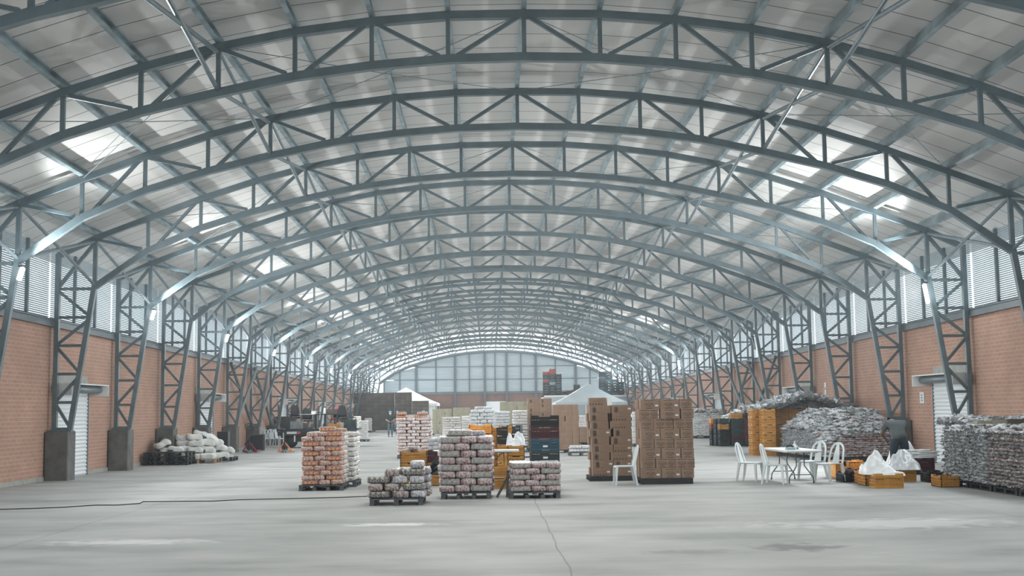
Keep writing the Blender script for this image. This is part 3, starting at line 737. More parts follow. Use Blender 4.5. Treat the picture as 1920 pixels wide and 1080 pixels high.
# ------------------------------------------------------------------ crates
CRM = {k: mat('crate_' + k, c, 0.5, 0, 0.12, 6) for k, c in {'yellow': (0.52, 0.25, 0.045), 'orange': (0.86, 0.38, 0.06), 'black': (0.008, 0.010, 0.012), 'maroon': (0.065, 0.010, 0.015), 'teal': (0.014, 0.085, 0.13), 'grey': (0.035, 0.05, 0.055), 'red': (0.42, 0.06, 0.035), 'green': (0.02, 0.045, 0.042), 'pale': (0.30, 0.36, 0.38)}.items()}
def crate_mesh(name, m, wd, dp, h, nx=9, ny=6, rows=3):
    mb = MB(); t = 0.018
    mb.box(-wd/2, wd/2, -dp/2, dp/2, 0, 0.015)
    for ax in (0, 1):
        ln, oth, nn = (wd, dp, nx) if ax == 0 else (dp, wd, ny)
        for s in (-1, 1):
            def B(a0, a1, z0, z1, t0=0.0, t1=t):
                c0, c1 = sorted((s*(oth/2 - t0), s*(oth/2 - t1)))
                if ax == 0: mb.box(a0, a1, c0, c1, z0, z1)
                else: mb.box(c0, c1, a0, a1, z0, z1)
            B(-ln/2, ln/2, 0.0, 0.03); B(-ln/2, -ln*0.22, h-0.06, h); B(ln*0.22, ln/2, h-0.06, h); B(-ln*0.22, ln*0.22, h-0.075, h-0.03)
            for r in range(1, rows): B(-ln/2, ln/2, 0.03 + (h-0.09)*r/rows - 0.008, 0.03 + (h-0.09)*r/rows + 0.008, -0.003, t)
            for k in range(nn+1):
                a = -ln/2 + ln*k/nn; wv = 0.028 if k in (0, nn) else 0.010
                B(max(-ln/2, a-wv/2), min(ln/2, a+wv/2), 0.03, h-0.05, 0.0, t)
            B(-ln/2, ln/2, 0.03, h*0.52, t-0.006, t); B(-ln/2, ln/2, h*0.66, h-0.06, t-0.006, t)
            B(-ln*0.16, ln*0.16, h*0.42, h*0.62, 0.004, t)        # solid badge panel
    return mb.mesh(name, m)
CR = {}
def crate(col, x, y, z, label, group, size='n', rz=0, rx=0):
    wd, dp, h = {'n': (0.60, 0.40, 0.245), 't': (0.60, 0.40, 0.30), 'l': (0.62, 0.44, 0.275)}[size]
    if (col, size) not in CR: CR[(col, size)] = crate_mesh('plastic_crate', CRM[col], wd, dp, h)
    o = link('plastic_crate', CR[(col, size)]); o.location = (x, y, z); o.rotation_euler = (rx, 0, rz)
    return tag(o, label, 'crate', group)
# clear / white plastic sheets and bags on crates
WPL = mat('white_plastic', (0.76, 0.79, 0.80), 0.35, 0, 0.08, 8, 0.35, 7, coat=0.4)
GPL = mat('clear_plastic', (0.56, 0.60, 0.62), 0.3, 0, 0.15, 8, 0.6, 10, coat=0.6)
def bag_heap_mesh(name, m, wd, dp, h, seed, spikes=3, amp=0.22):
    rnd = random.Random(seed); N = 22; vs = []; fs = []
    sp = [(rnd.uniform(-.35, .35), rnd.uniform(-.3, .3), rnd.uniform(.4, 1.0)) for _ in range(spikes)]
    for i in range(N):
        for j in range(N):
            u, v = i/(N-1)*2-1, j/(N-1)*2-1
            e = max(0, 1 - max(abs(u), abs(v))**6); z = h*0.45*e**0.5
            for a, b_, c in sp: z += h*0.6*c*max(0.0, 1 - math.sqrt(((u-a)/0.75)**2 + ((v-b_)/0.8)**2))*e
            z += h*amp*mnoise.noise((u*2.2 + seed, v*2.2, 0))*e + h*0.07*mnoise.noise((u*6 + seed, v*6, 5))*e
            vs.append((u*wd/2*(1 + 0.04*mnoise.noise((v*4, seed, 0))), v*dp/2, max(-0.03, z)))
    for i in range(N-1):
        for j in range(N-1): fs.append((i*N+j, (i+1)*N+j, (i+1)*N+j+1, i*N+j+1))
    fs.append(tuple(i*N for i in range(N))[::1] + tuple((N-1)*N + j for j in range(1, N)) + tuple(i*N + N-1 for i in range(N-2, -1, -1)) + tuple(j for j in range(N-2, 0, -1)))
    mb = MB(); mb.add(vs, fs); return mb.mesh(name, m, True)

# orange crate column left of the grey-red pile
SC = 'crates beside the grey-red pile'
cx1, cy1 = G(776, 912)
for k in range(3): crate('yellow', cx1, cy1 + 0.2, 0.004 + k*0.262, 'amber crate, %s from the floor, column behind the low dark pile' % ORD[k], SC, 'l')
for k, c in enumerate(('yellow', 'yellow', 'maroon')): crate(c, cx1 + 0.50, cy1 + 0.42, 0.004 + k*0.262, '%s crate, %s from floor, narrow column right of the amber one' % (c.replace('yellow', 'amber'), ORD[k]), SC, 'l', PI/2)
for j in range(14):
    kd = random.choice(['red', 'dark', 'white', 'orange'])
    bundle(kd, cx1 + jit(.24), cy1 + 0.2 + jit(.13), 0.80 + 0.035*(j % 3), random.uniform(0, 3), 'loose %s bag thrown on the amber crate column, %s of the jumble' % (KN[kd][0], ORD[j]), 'loose bags on the amber crates', (0.5, 0.6, 0.75))
# tall crate column behind the low pile
cx2, cy2 = W(1022, 800, 26.6)[0], 26.6
make_pallet('pallet', 0.62, 0.8, 0.13, PALB, 'black pallet under the tall crate column of four colours', loc=(cx2, cy2 + 0.4, 0))
for k, c in enumerate(('black', 'green', 'grey', 'teal', 'maroon', 'black')):
    crate(c, cx2, cy2 + 0.22, 0.133 + k*0.242, '%s crate, %s from the bottom of the tall four-colour column' % (c, ORD[k]), 'crates in the four-colour column')
mb = MB(); mb.box(-0.05, 0.05, -0.004, 0, -0.02, 0.02)
stk = mb.mesh('crate_label', mat('label_white', (0.8, 0.8, 0.8), 0.6))
for k, z in ((2, 0.70), (3, 0.94)):
    o = link('crate_label', stk, loc=(cx2, cy2 + 0.015, z)); tag(o, 'small white label on the %s crate of the four-colour column' % ('grey' if k == 2 else 'teal'), 'label')
# ------------------------------------------------------------------ cartons
CARD = mat('cardboard', (0.27, 0.18, 0.125), 0.8, 0, 0.10, 3)
CARDG = mat('cardboard_pale', (0.33, 0.315, 0.235), 0.8, 0, 0.10, 3)
CARDE = mat('cardboard_dark_brown', (0.135, 0.112, 0.090), 0.85, 0, 0.2, 2.5)
CARDD = mat('cardboard_dark', (0.105, 0.092, 0.078), 0.85, 0, 0.14, 1.5)
INK = mat('black_ink', (0.045, 0.035, 0.03), 0.8)
LBL = mat('label_paper', (0.62, 0.66, 0.66), 0.5)
TAPE = mat('packing_tape', (0.50, 0.38, 0.27), 0.25)
def carton_mesh(wd, dp, h, m=CARD):
    mb = MB(); g = 0.006
    mb.box(-wd/2, wd/2, -dp/2, dp/2, 0.001, h-0.002)
    mb.box(-wd/2+g, -0.003, -dp/2+g, dp/2-g, h-0.002, h-0.0005); mb.box(0.003, wd/2-g, -dp/2+g, dp/2-g, h-0.002, h-0.0005)   # top flaps
    mb.mi = 0; return mb.mesh('carton', m)
def text_mesh(body, size, m):
    cu = bpy.data.curves.new('t', 'FONT'); cu.body = body; cu.size = size; cu.align_x = 'CENTER'; cu.align_y = 'CENTER'; cu.extrude = 0.0006; cu.shear = 0.3; cu.resolution_u = 2
    o = bpy.data.objects.new('t', cu); COL.objects.link(o); dg = bpy.context.evaluated_depsgraph_get(); me = bpy.data.meshes.new_from_object(o.evaluated_get(dg))
    me.transform(Matrix.Rotation(PI/2, 4, 'X')); bpy.data.objects.remove(o); bpy.data.curves.remove(cu); me.materials.clear(); me.materials.append(m); return me
TM = text_mesh('Predilecta', 0.040, INK)
def logo_mesh(two=False, bottom=True):
    """oval outline, lines of small print; drawn on the plane y = 0 facing -y"""
    mb = MB(); n = 28
    def oval(rx, rz, w_):
        vs = []; fs = []
        for k in range(n):
            a = 2*PI*k/n
            vs += [(rx*math.cos(a), -0.0015, rz*math.sin(a)), ((rx-w_)*math.cos(a), -0.0015, (rz-w_)*math.sin(a))]
        for k in range(n): fs.append((2*k, 2*((k+1) % n), 2*((k+1) % n)+1, 2*k+1))
        mb.add(vs, fs)
    oval(0.088, 0.038, 0.006)
    for z, w_, t in ((0.085, 0.20, 0.010), (-0.048, 0.075, 0.006)): mb.box(-w_/2, w_/2, -0.0015, -0.0005, z-t/2, z+t/2)
    for k in range(18): mb.box(-0.075 + k*0.0083, -0.075 + k*0.0083 + 0.005, -0.0015, -0.0005, -0.095, -0.078)
    return mb.mesh('oval_print', INK)
LM = logo_mesh()
mb = MB(); mb.box(-0.036, 0.036, -0.003, -0.001, -0.02, 0.02); STM = mb.mesh('address_label', LBL)
mb = MB(); mb.box(-0.028, 0.028, -0.002, -0.0005, -0.03, 0.0); TPM = mb.mesh('tape_end', TAPE)
CM = {}
def carton(name, x, y, z, wd, dp, h, label, group, m=CARD, kind=None, rnd=None):
    key = (round(wd, 3), round(dp, 3), round(h, 3), m.name)
    if key not in CM: CM[key] = carton_mesh(wd, dp, h, m)
    if kind is None:
        o = link('carton', CM[key], loc=(x, y, z), rz=jit(0.02)); return tag(o, label, 'carton', group)
    t = thing('carton', label, 'carton', (x, y, z), jit(0.012), group)
    link('box_body', CM[key], t)
    f = -dp/2
    if kind == 'oval':
        c = 0.0 if wd < 0.35 else rnd.choice([-0.02, -0.075])
        ov = link('oval_print', LM, t, (c, f, h*0.5)); link('logo_lettering', TM, ov, (0, -0.0015, 0))
        if wd > 0.35 and c < -0.05:
            o = link('oval_print', LM, t, (0.135, f, h*0.5)); o.scale = (0.8, 1, 0.95); link('logo_lettering', TM, o, (0, -0.0015, 0))
        elif wd > 0.35: link('address_label', STM, t, (0.15, f, h*0.36))
    else:
        if rnd.random() < 0.82:
            o = link('plant_print', PLM, t, (-wd*0.27, f, h*0.46)); o.scale = (1.0 + 0.15*rnd.random(),)*3
            mb_ = None
        else: link('plant_row_print', PRM, t, (-0.02, f, 0.03))
        if rnd.random() < 0.55: link('address_label', STM, t, (wd*0.36, f, h*0.55))
    return t
# printed plant: round fruit with leaves
def blob(mb, cx, cz, r, n=12, sx=1.0):
    mb.add([(cx + r*sx*math.cos(2*PI*k/n)*(1 + 0.12*math.sin(3*k)), -0.0015, cz + r*math.sin(2*PI*k/n)) for k in range(n)], [tuple(range(n))])
mb = MB(); blob(mb, 0, -0.025, 0.046)
spk = [(0.0, -0.0), (-0.030, 0.012), (-0.052, 0.048), (-0.028, 0.036), (-0.030, 0.075), (-0.010, 0.048), (0.004, 0.088), (0.014, 0.046), (0.040, 0.066), (0.030, 0.034), (0.056, 0.030), (0.030, 0.008)]
for q in range(1, 11): mb.add([(0, -0.0014, 0.0), (spk[q][0], -0.0014, spk[q][1]), (spk[q+1][0], -0.0014, spk[q+1][1])], [(0, 2, 1)])
for a, b_, r in ((0.0, 0.02, 0.026), (0.095, -0.062, 0.011)): blob(mb, a, b_, r, 8)
INK2 = mat('brown_ink', (0.10, 0.075, 0.06), 0.8)
PLM = mb.mesh('plant_print', INK2)
mb = MB()
for k in range(5): blob(mb, -0.16 + k*0.07, 0.0, 0.02, 8); blob(mb, -0.15 + k*0.07, 0.018, 0.01, 6)
mb.box(-0.10, 0.10, -0.0015, -0.0005, 0.075, 0.08); PRM = mb.mesh('plant_row_print', INK2)

rb = random.Random(3)
# stack B (oval prints)
yB = G(1250, 908)[1]; zB = 0.135
make_pallet('pallet', 1.18, 1.05, 0.13, PALB, 'black pallet under the right-hand stack of oval-printed cartons', loc=(W(1251, 900, yB)[0], yB + 0.54, 0), feet=3, skirt=True)
mb = MB(); mb.box(-0.59, 0.59, -0.01, 0.0, 0.0, 0.115); 
rowsB = [[(1203, 1238.5), (1239.5, 1276), (1277.5, 1300)], [(1203, 1229), (1230.5, 1264.5), (1266, 1302)], [(1203, 1239), (1240, 1276.5), (1278, 1301)], [(1203, 1226), (1227.5, 1263.5), (1264, 1301)],
         [(1203, 1238), (1239.5, 1275.5), (1276.5, 1301)], [(1203, 1226), (1227, 1263), (1264.5, 1299.5)], [(1197.8, 1236), (1240, 1276), (1279, 1302)], [(1203.5, 1238), (1240, 1275.3), (1276.5, 1299)]]
hB = 0.2225
for k, rw in enumerate(rowsB):
    z = zB + k*hB
    for j, (a, b_) in enumerate(rw):
        xa, xb = W(a, 830, yB)[0], W(b_, 830, yB)[0]; long_ = (b_ - a) > 29; wd = 0.435 if long_ else 0.285; dp = 0.285 if long_ else 0.435
        carton('c', (xa+xb)/2, yB + 0.03 + dp/2 + (0 if (k, j) != (6, 1) else -0.04), z, wd, dp, hB, 'brown oval-printed carton, %s from left, %s layer up, right-hand carton stack' % (ORD[j], ORD[k]), 'cartons in the right-hand stack', kind='oval', rnd=rb)
    for r in range(2):
        for sd in (-1, 1):
            carton('c', (W(1251, 830, yB)[0]) + sd*0.44, yB + 0.62 + r*0.30, z, 0.285 if 0 else 0.30, 0.285, hB, 'plain side carton, %s side, %s row back, %s layer, right-hand stack' % ('left' if sd < 0 else 'right', ORD[r], ORD[k]), 'cartons in the right-hand stack')
# stack A (plant prints)
yA = G(1150, 902)[1] ; zA = 0.115
make_pallet('pallet', 1.30, 1.1, 0.11, PALB, 'black pallet under the left-hand stack of plant-printed cartons', loc=(W(1157, 895, yA)[0], yA + 0.57, 0), feet=3, skirt=True)
rowsA = [[(1111, 1145), (1146, 1185)], [(1111, 1150), (1151, 1184)], [(1111, 1143), (1145, 1186)], [(1110, 1150), (1151, 1185)], [(1110, 1143), (1146, 1186)],
         [(1106.7, 1146), (1151, 1185.5)], [(1109.5, 1142), (1145, 1184)], [(1107.5, 1141), (1149, 1183)], [(1106.7, 1146.7), (1148, 1187.5)], [(1106.5, 1138)]]
hA = 0.1865
for k, rw in enumerate(rowsA):
    z = zA + k*hA
    for j, (a, b_) in enumerate(rw):
        xa, xb = W(a, 830, yA)[0], W(b_, 830, yA)[0]
        carton('c', (xa+xb)/2, yA + 0.04 + 0.2, z, xb-xa, 0.36, hA, 'plant-printed carton, %s, %s layer up, left-hand carton stack' % (['left', 'right'][j], ORD[k]), 'cartons in the left-hand stack', kind='plant', rnd=rb)
        if k < 9: carton('c', (xa+xb)/2, yA + 0.72, z, 0.5, 0.40, hA, 'plain rear carton, %s, %s layer up, left-hand stack' % (['left', 'right'][j], ORD[k]), 'cartons in the left-hand stack')
mb = MB(); mb.box(0, 0.115, 0, 0.3, 0, 0.19); tag(mb.build('white_box', WHITE, loc=(W(1138.5, 750, yA)[0], yA + 0.06, zA + 9*hA)), 'narrow white box standing on top of the left-hand carton stack', 'box')

# mid-distance carton stacks: single meshes, each box its own object
def cstack(pxl, pxr, Y, rows, h, L, S, m, desc, group, z0=0.12, depth=0.4, pattern=2, jt=0.02):
    xa, xb = W(pxl, 800, Y)[0], W(pxr, 800, Y)[0]
    make_pallet('pallet', xb-xa, 1.0, 0.11, PALB, 'black pallet under the %s' % desc, loc=((xa+xb)/2, Y + 0.5, 0))
    for k in range(rows):
        x = xa + jit(jt); j = 0; sw = k % 2
        while x < xb - S*0.6:
            wd = (L if (j + sw) % pattern else S)
            wd = min(wd, max(xb - x, S*0.8)); g = 0.04 if random.random() < 0.12 else 0.004
            carton('c', x + wd/2, Y + 0.02 + depth/2, z0 + k*h, round(wd - 0.004, 2), depth, h, 'carton, %s from left, %s layer up, %s' % (ORD[j], ORD[k], desc), group, m)
            x += wd + g; j += 1
        for sd, xx in (('left', xa + 0.25), ('right', xb - 0.25)):
            carton('c', xx, Y + 0.02 + depth + 0.26, z0 + k*h, 0.5, 0.5, h, 'rear carton, %s side, %s layer up, %s' % (sd, ORD[k], desc), group, m)
cstack(990, 1036, 52.0, 11, 0.1865, 0.5, 0.48, CARD, 'plant-printed stack behind the crate column', 'cartons behind the crate column')
for k in range(11):
    for j, px in enumerate((996, 1018)):
        if (k + j) % 3: 
            o = link('plant_print', PLM, loc=(W(px, 800, 52)[0], 52.014, 0.12 + k*0.1865 + 0.08)); o.name = 'plant_print'; tag(o, 'dark plant print on carton front, %s column, %s layer, stack behind crate column' % (['left', 'right'][j], ORD[k]), 'print', 'plant prints')
cstack(1038, 1084, 49.5, 8, 0.222, 0.44, 0.30, CARD, 'leaning stack left of the plant-printed cartons', 'cartons in the leaning stack')
cstack(811, 846, 88.0, 8, 0.215, 0.50, 0.34, CARDG, 'pale green-brown stack beside the white tent', 'pale cartons beside the tent')
cstack(849, 882, 93.0, 8, 0.225, 0.52, 0.36, CARDG, 'pale stack second from the white tent', 'pale cartons second from the tent')
cstack(938, 990, 62.0, 9, 0.222, 0.46, 0.36, CARDG, 'grey-brown stack before the far shutter', 'cartons before the far shutter')
cstack(1088, 1104, 60.0, 3, 0.24, 0.42, 0.4, CARD, 'short stack peeking left of the front cartons', 'cartons peeking at the left')
# high dark wall of cartons on the left
def cwall(pxl, pxr, Y, rows, h, wd, desc, group, slot=None):
    xa, xb = W(pxl, 780, Y)[0], W(pxr, 780, Y)[0]; n = max(2, round((xb-xa)/wd)); wd = (xb-xa)/n
    make_pallet('pallet', xb-xa, 1.2, 0.13, PALB, 'black pallet under the %s' % desc, loc=((xa+xb)/2, Y + 0.6, 0))
    for k in range(rows):
        for j in range(n):
            g = 0.0
            o_ = -wd*0.25 if (k % 2 and 0 < j) else 0
            carton('c', xa + wd*(j+.5), Y + 0.25 + random.uniform(0, 0.07), 0.135 + k*h, round(wd - 0.012 - g*1.5, 2), 0.5, h - 0.004, 'dark carton, %s from left, %s layer up, %s' % (ORD[j], ORD[k], desc), group, CARDD if (k*7 + j*5) % 3 else CARDE)
cwall(662, 739.5, 107.5, 10, 0.318, 0.60, 'tall dark wall of cartons', 'cartons in the tall dark wall')
cwall(740.3, 772, 106.5, 10, 0.318, 0.48, 'tall block right of the dark wall', 'cartons right of the dark wall')
cwall(772.6, 804, 105.8, 8, 0.305, 0.48, 'lower dark block near the tent', 'cartons near the tent')

# ------------------------------------------------------------------ mid-distance wrapped loads
def mload(kind, pxl, pxr, Y, layers, desc, group, z0=0.127, ph=0.112, m=PALG, pallet=True, **kw):
    xa, xb = W(pxl, 800, Y)[0], W(pxr, 800, Y)[0]; sc = (xb-xa)/0.93
    if pallet: pal((xa+xb)/2, Y, xb-xa, 1.1, 0.125, m, 'dark', 'under the ' + desc, 3)
    L, S = 0.385*sc, 0.262*sc
    before = set(o.name for o in COL.objects)
    t = stack(kind, (xa+xb)/2, Y + 0.01, z0, layers, desc, group, ph=ph, L=L, S=S, depth_rows=2, **kw)
    for o in COL.objects:
        if o.name not in before and o.get('group') == group: o.scale = (o.scale[0]*sc, o.scale[1]*(1 + (sc-1)*0.6), ph/0.112)
    return (xa+xb)/2, t
xm, t = mload('white', 744, 806, 45.5, 12, 'maroon and white load', 'bundles in the maroon and white load', sides='LR')
for j, (px, dz) in enumerate(((752, 0.06), (768, 0.05), (785, 0.06), (798, 0.05))):
    bundle('orange' if j % 2 == 0 else 'white', W(px, 785, 45.6)[0], 45.85, t + dz, 0, 'bundle loose in the top layer, %s from left, maroon and white load' % ORD[j], 'bundles in the maroon and white load')
bundle('orange', W(792, 785, 45.6)[0], 45.75, t + 0.165, 0, 'bright orange bundle highest on the maroon and white load', 'bundles in the maroon and white load', (1, 1, 0.8))
bundle('orange', W(753, 785, 45.6)[0], 45.75, t + 0.165, 0, 'orange bundle highest at the left of the maroon and white load', 'bundles in the maroon and white load', (0.9, 1, 1))
mload(lambda k, j: 'orange' if k > 7 else 'white', 829, 864, 58.0, 12, 'orange-topped load right of pale cartons', 'bundles in the orange-topped load', ph=0.107, sides='R')
mload('white', 866, 884, 60.0, 12, 'narrow white load beside orange-topped one', 'bundles in the narrow white load', ph=0.11, sides='L')
mload('grey', 803, 830, 40.0, 6, 'low grey load behind grey-red pile', 'bundles in the low grey load', ph=0.12, sides='L')
xg, t = mload('grey', 881, 927, 48.5, 6, 'lower load under the silver one', 'bundles in the lower silver load', ph=0.115, sides='R')
make_pallet('pallet', 1.0, 1.0, 0.1, PALB, 'black pallet between the two silver loads', loc=(xg, 49.0, t + 0.01))
mload('grey', 881, 927, 48.4, 6, 'upper silver load on the black pallet', 'bundles in the upper silver load', z0=t + 0.115, ph=0.135, pallet=False, sides='R')
bundle('dark', xg - 0.1, 48.8, t + 0.115 + 6*0.135 + 0.06, 0.3, 'dark bundle lying on top of the upper silver load, left one', 'bundles on the silver load')
bundle('grey', xg + 0.2, 48.8, t + 0.115 + 6*0.135 + 0.06, 0.1, 'grey bundle lying on top of the upper silver load, right one', 'bundles on the silver load')
mload('grey', 928, 956, 51.0, 13, 'silver load right of double one', 'bundles in the third silver load', ph=0.118, sides='L')
mload('white', 961, 992, 53.5, 13, 'white load left of plant cartons', 'bundles left of the plant cartons', ph=0.12, sides='L')
mload('white', 1084, 1104, 62.0, 11, 'white load peeking beside front cartons', 'bundles peeking beside the front cartons', ph=0.115, sides='L')
mload('white', 1186, 1199, 56.0, 11, 'white load in the gap between front cartons', 'bundles in the gap between cartons', ph=0.13, sides='L')
# pallet of sacks right
px_, py_ = G(1092, 855)
make_pallet('pallet', 0.95, 0.9, 0.13, PALG, 'grey pallet with two plastic-wrapped sacks behind the cartons', loc=(px_, py_ + 0.5, 0))
for j in range(4):
    bundle('grey', px_ - 0.22 + 0.42*(j % 2), py_ + 0.3, 0.20 + 0.125*(j//2), jit(.2), 'plastic wrapped sack, %s, %s layer, pallet behind the front cartons' % (['left', 'right'][j % 2], ORD[j//2]), 'sacks behind the front cartons', (1.3, 1.5, 1.1))
crate('yellow', *G(1078, 847), 0.002, 'amber crate behind the pallet of wrapped sacks', 'crates in the middle of the hall', 't')

# middle group of crates, rack and table
MG = 'crates in the middle of the hall'
for j, (px, Y, n, c) in enumerate(((918, 33.5, 5, ('yellow',)*5), (932, 35.5, 5, ('yellow', 'yellow', 'yellow', 'black', 'black')), (948, 37.5, 5, ('yellow', 'yellow', 'yellow', 'yellow', 'yellow')), (962, 38.0, 5, ('green',)*5))):
    for k in range(n): crate(c[k], W(px, 800, Y)[0], Y, 0.002 + k*0.25, '%s crate, %s from the floor, %s column behind the folding table' % (c[k].replace('yellow', 'amber'), ORD[k], ORD[j]), MG, 'n', PI/2 if j != 1 else 0)
o = crate('orange', W(900, 810, 33)[0], 33.0, 1.10, 'bright orange crate standing tilted behind the tall grey-red pile', MG, 'n', 0.1)
crate('black', W(903, 860, 33)[0], 33.0, 0.002, 'black crate on the floor under the bright orange crate, lowest', MG)
for k in range(1, 4): crate('yellow', W(903, 860, 33)[0], 33.0, 0.002 + k*0.272, 'amber crate, %s from floor, under the bright orange crate' % ORD[k], MG, 'l')
xk, yk = W(967, 850, 32.2)[0], 32.2
for k in range(3): crate('yellow', xk, yk, 0.002 + k*0.272, 'amber crate, %s from the floor, column at the right end of the long table' % ORD[k], MG, 'l', PI/2)
o = link('plastic_bag', bag_heap_mesh('bag', GPL, 0.5, 0.6, 0.42, 5, 0, 0.6), loc=(xk, yk, 0.80)); tag(o, 'crumpled clear plastic heaped on the amber crates at the long table', 'plastic bag')
# grey steel pallets piled
xs_, ys_ = W(978, 860, 41)[0], 41.0
for k in range(7):
    make_pallet('pallet', 0.75, 0.9, 0.17, PALG, 'grey slotted pallet, %s from the floor, empty pallet pile' % ORD[k], loc=(xs_ , ys_ + 0.45, k*0.178), group='empty grey pallets')
# crates near amber at (935,910)
xq, yq = G(934, 918)
for k in range(2): crate('yellow', xq, yq + 0.4, 0.002 + k*0.25, 'amber crate, %s, between the two grey-red piles' % ['lower', 'upper'][k], MG)
crate('maroon', xq + 0.36, yq + 0.55, 0.002, 'maroon crate between the two grey-red piles', MG, 't', PI/2)
bundle('red', xq + 0.36, yq + 0.5, 0.36, 1.2, 'loose red and white bundle leaning in the maroon crate', 'bundles in the low red-white pile', (0.8, 0.8, 0.9))

# ------------------------------------------------------------------ folding tables
TTOP = mat('table_top', (0.66, 0.68, 0.68), 0.45); LEGM = mat('table_leg', (0.13, 0.165, 0.18), 0.35, 0.4)
def folding_table(cx, cy, L, wd, h, rz, label, group=None):
    t = thing('folding_table', label, 'table', (cx, cy, 0), rz, group)
    mb = MB(); r = 0.05; n = 6; ring = []
    for (sx, sy, a0) in ((1, 1, 0), (-1, 1, 90), (-1, -1, 180), (1, -1, 270)):
        for k in range(n): a = math.radians(a0 + 90*k/(n-1)); ring.append((sx*(wd/2-r) + r*math.cos(a), sy*(L/2-r) + r*math.sin(a)))
    N = len(ring)
    prof = ((0.985, -0.045), (1.0, -0.035), (1.0, -0.006), (0.992, 0.0)); vs = []
    for f, z in prof: vs += [(x*f, y*f, h+z) for x, y in ring]
    fs = [tuple(range(N-1, -1, -1)), tuple(range(3*N, 4*N))]
    for q in range(3): fs += [(q*N+k, q*N+(k+1) % N, (q+1)*N+(k+1) % N, (q+1)*N+k) for k in range(N)]
    mb.add(vs, fs); mb.build('tabletop', TTOP, t)
    mb = MB(); 
    for s in (-1, 1): mb.tube([(s*wd*0.42, -L*0.42, h-0.055), (s*wd*0.42, L*0.42, h-0.055)], 0.012, 6)
    mb.build('rail', LEGM, t)
    for s in (-1, 1):
        y = s*L*0.33
        for q in (-1, 1):
            mb = MB(); mb.tube([(q*0.09, y - s*0.02, h-0.05), (q*0.09, y, h*0.52), (q*0.15, y+s*0.03, h*0.40), (q*wd*0.33, y+s*0.05, 0.14), (q*wd*0.35, y+s*0.05, 0.015)], 0.0145, 8); lg = mb.build('leg', LEGM, t, True)
            mb = MB(); mb.tube([(q*wd*0.35, y+s*0.05, 0.0), (q*wd*0.35, y+s*0.05, 0.03)], 0.019, 8); mb.build('foot_cap', BLACKP, lg)
        mb = MB(); mb.tube([(-wd*0.30, y+s*0.045, 0.19), (wd*0.30, y+s*0.045, 0.19)], 0.011, 6); mb.build('crossbar', LEGM, t)
        mb = MB(); mb.tube([(-wd*0.27, y - s*0.03, h-0.06), (0, y - s*0.30, h*0.60), (wd*0.27, y-s*0.03, h-0.06)], 0.008, 6); mb.build('brace', LEGM, t)
    return t
tx, ty = 6.25, 28.9
folding_table(tx, ty, 2.3, 0.80, 0.74, 0.02, 'white folding table with grey bent-tube legs standing between four white chairs')
folding_table(W(893, 843, 31)[0], 31.0, 2.1, 0.75, 0.74, PI/2, 'long pale folding table behind the grey-red piles')
# bottle, case and sign on the table
bt = thing('spray_bottle', 'small white pump bottle on the white folding table', 'bottle', (tx - 0.04, ty - 0.5, 0.742))
MB().lathe([(0.035, 0), (0.038, 0.01), (0.038, 0.11), (0.015, 0.135), (0.015, 0.15)], 14).build('bottle_body', WPL, bt, True)
mb = MB(); mb.lathe([(0.012, 0.151), (0.012, 0.175)], 8); mb.bar((-0.005, 0, 0.182), (0.04, 0, 0.182), 0.014, 0.014); mb.build('pump_head', WHITE, bt)
mb = MB(); mb.box(-0.11, 0.07, -0.09, 0.09, 0, 0.05); tag(mb.build('tissue_box', mat('pale_blue', (0.30, 0.45, 0.52), 0.5), loc=(tx - 0.15, ty - 0.62, 0.742)), 'pale blue low box on the white folding table', 'box')
mb = MB(); mb.tube([(-0.08, 0, 0.02), (-0.06, 0.02, 0.035), (0.02, 0.03, 0.04), (0.08, 0, 0.02)], 0.022, 8); tag(mb.build('pouch', BLACKP, smooth=True, loc=(tx - 0.17, ty - 0.62, 0.792)), 'black pouch lying on the pale blue box on the table', 'pouch')
mb = MB(); mb.add([(-0.05, 0, 0), (0.06, 0, 0), (0.0, 0.02, 0.10), (-0.05, 0.06, 0), (0.06, 0.06, 0), (0.0, 0.04, 0.10)], [(0, 1, 2), (5, 4, 3), (0, 2, 5, 3), (1, 4, 5, 2), (0, 3, 4, 1)])
mb.mi = 1; mb.add([(-0.015, -0.003, 0.02), (0.03, -0.003, 0.02), (0.0, 0.012, 0.07)], [(0, 1, 2)])
tag(mb.build('table_sign', [WHITE, BLACKP], loc=(tx - 0.03, ty - 0.70, 0.742)), 'small white tent card with black mark in front of the bottle', 'sign')

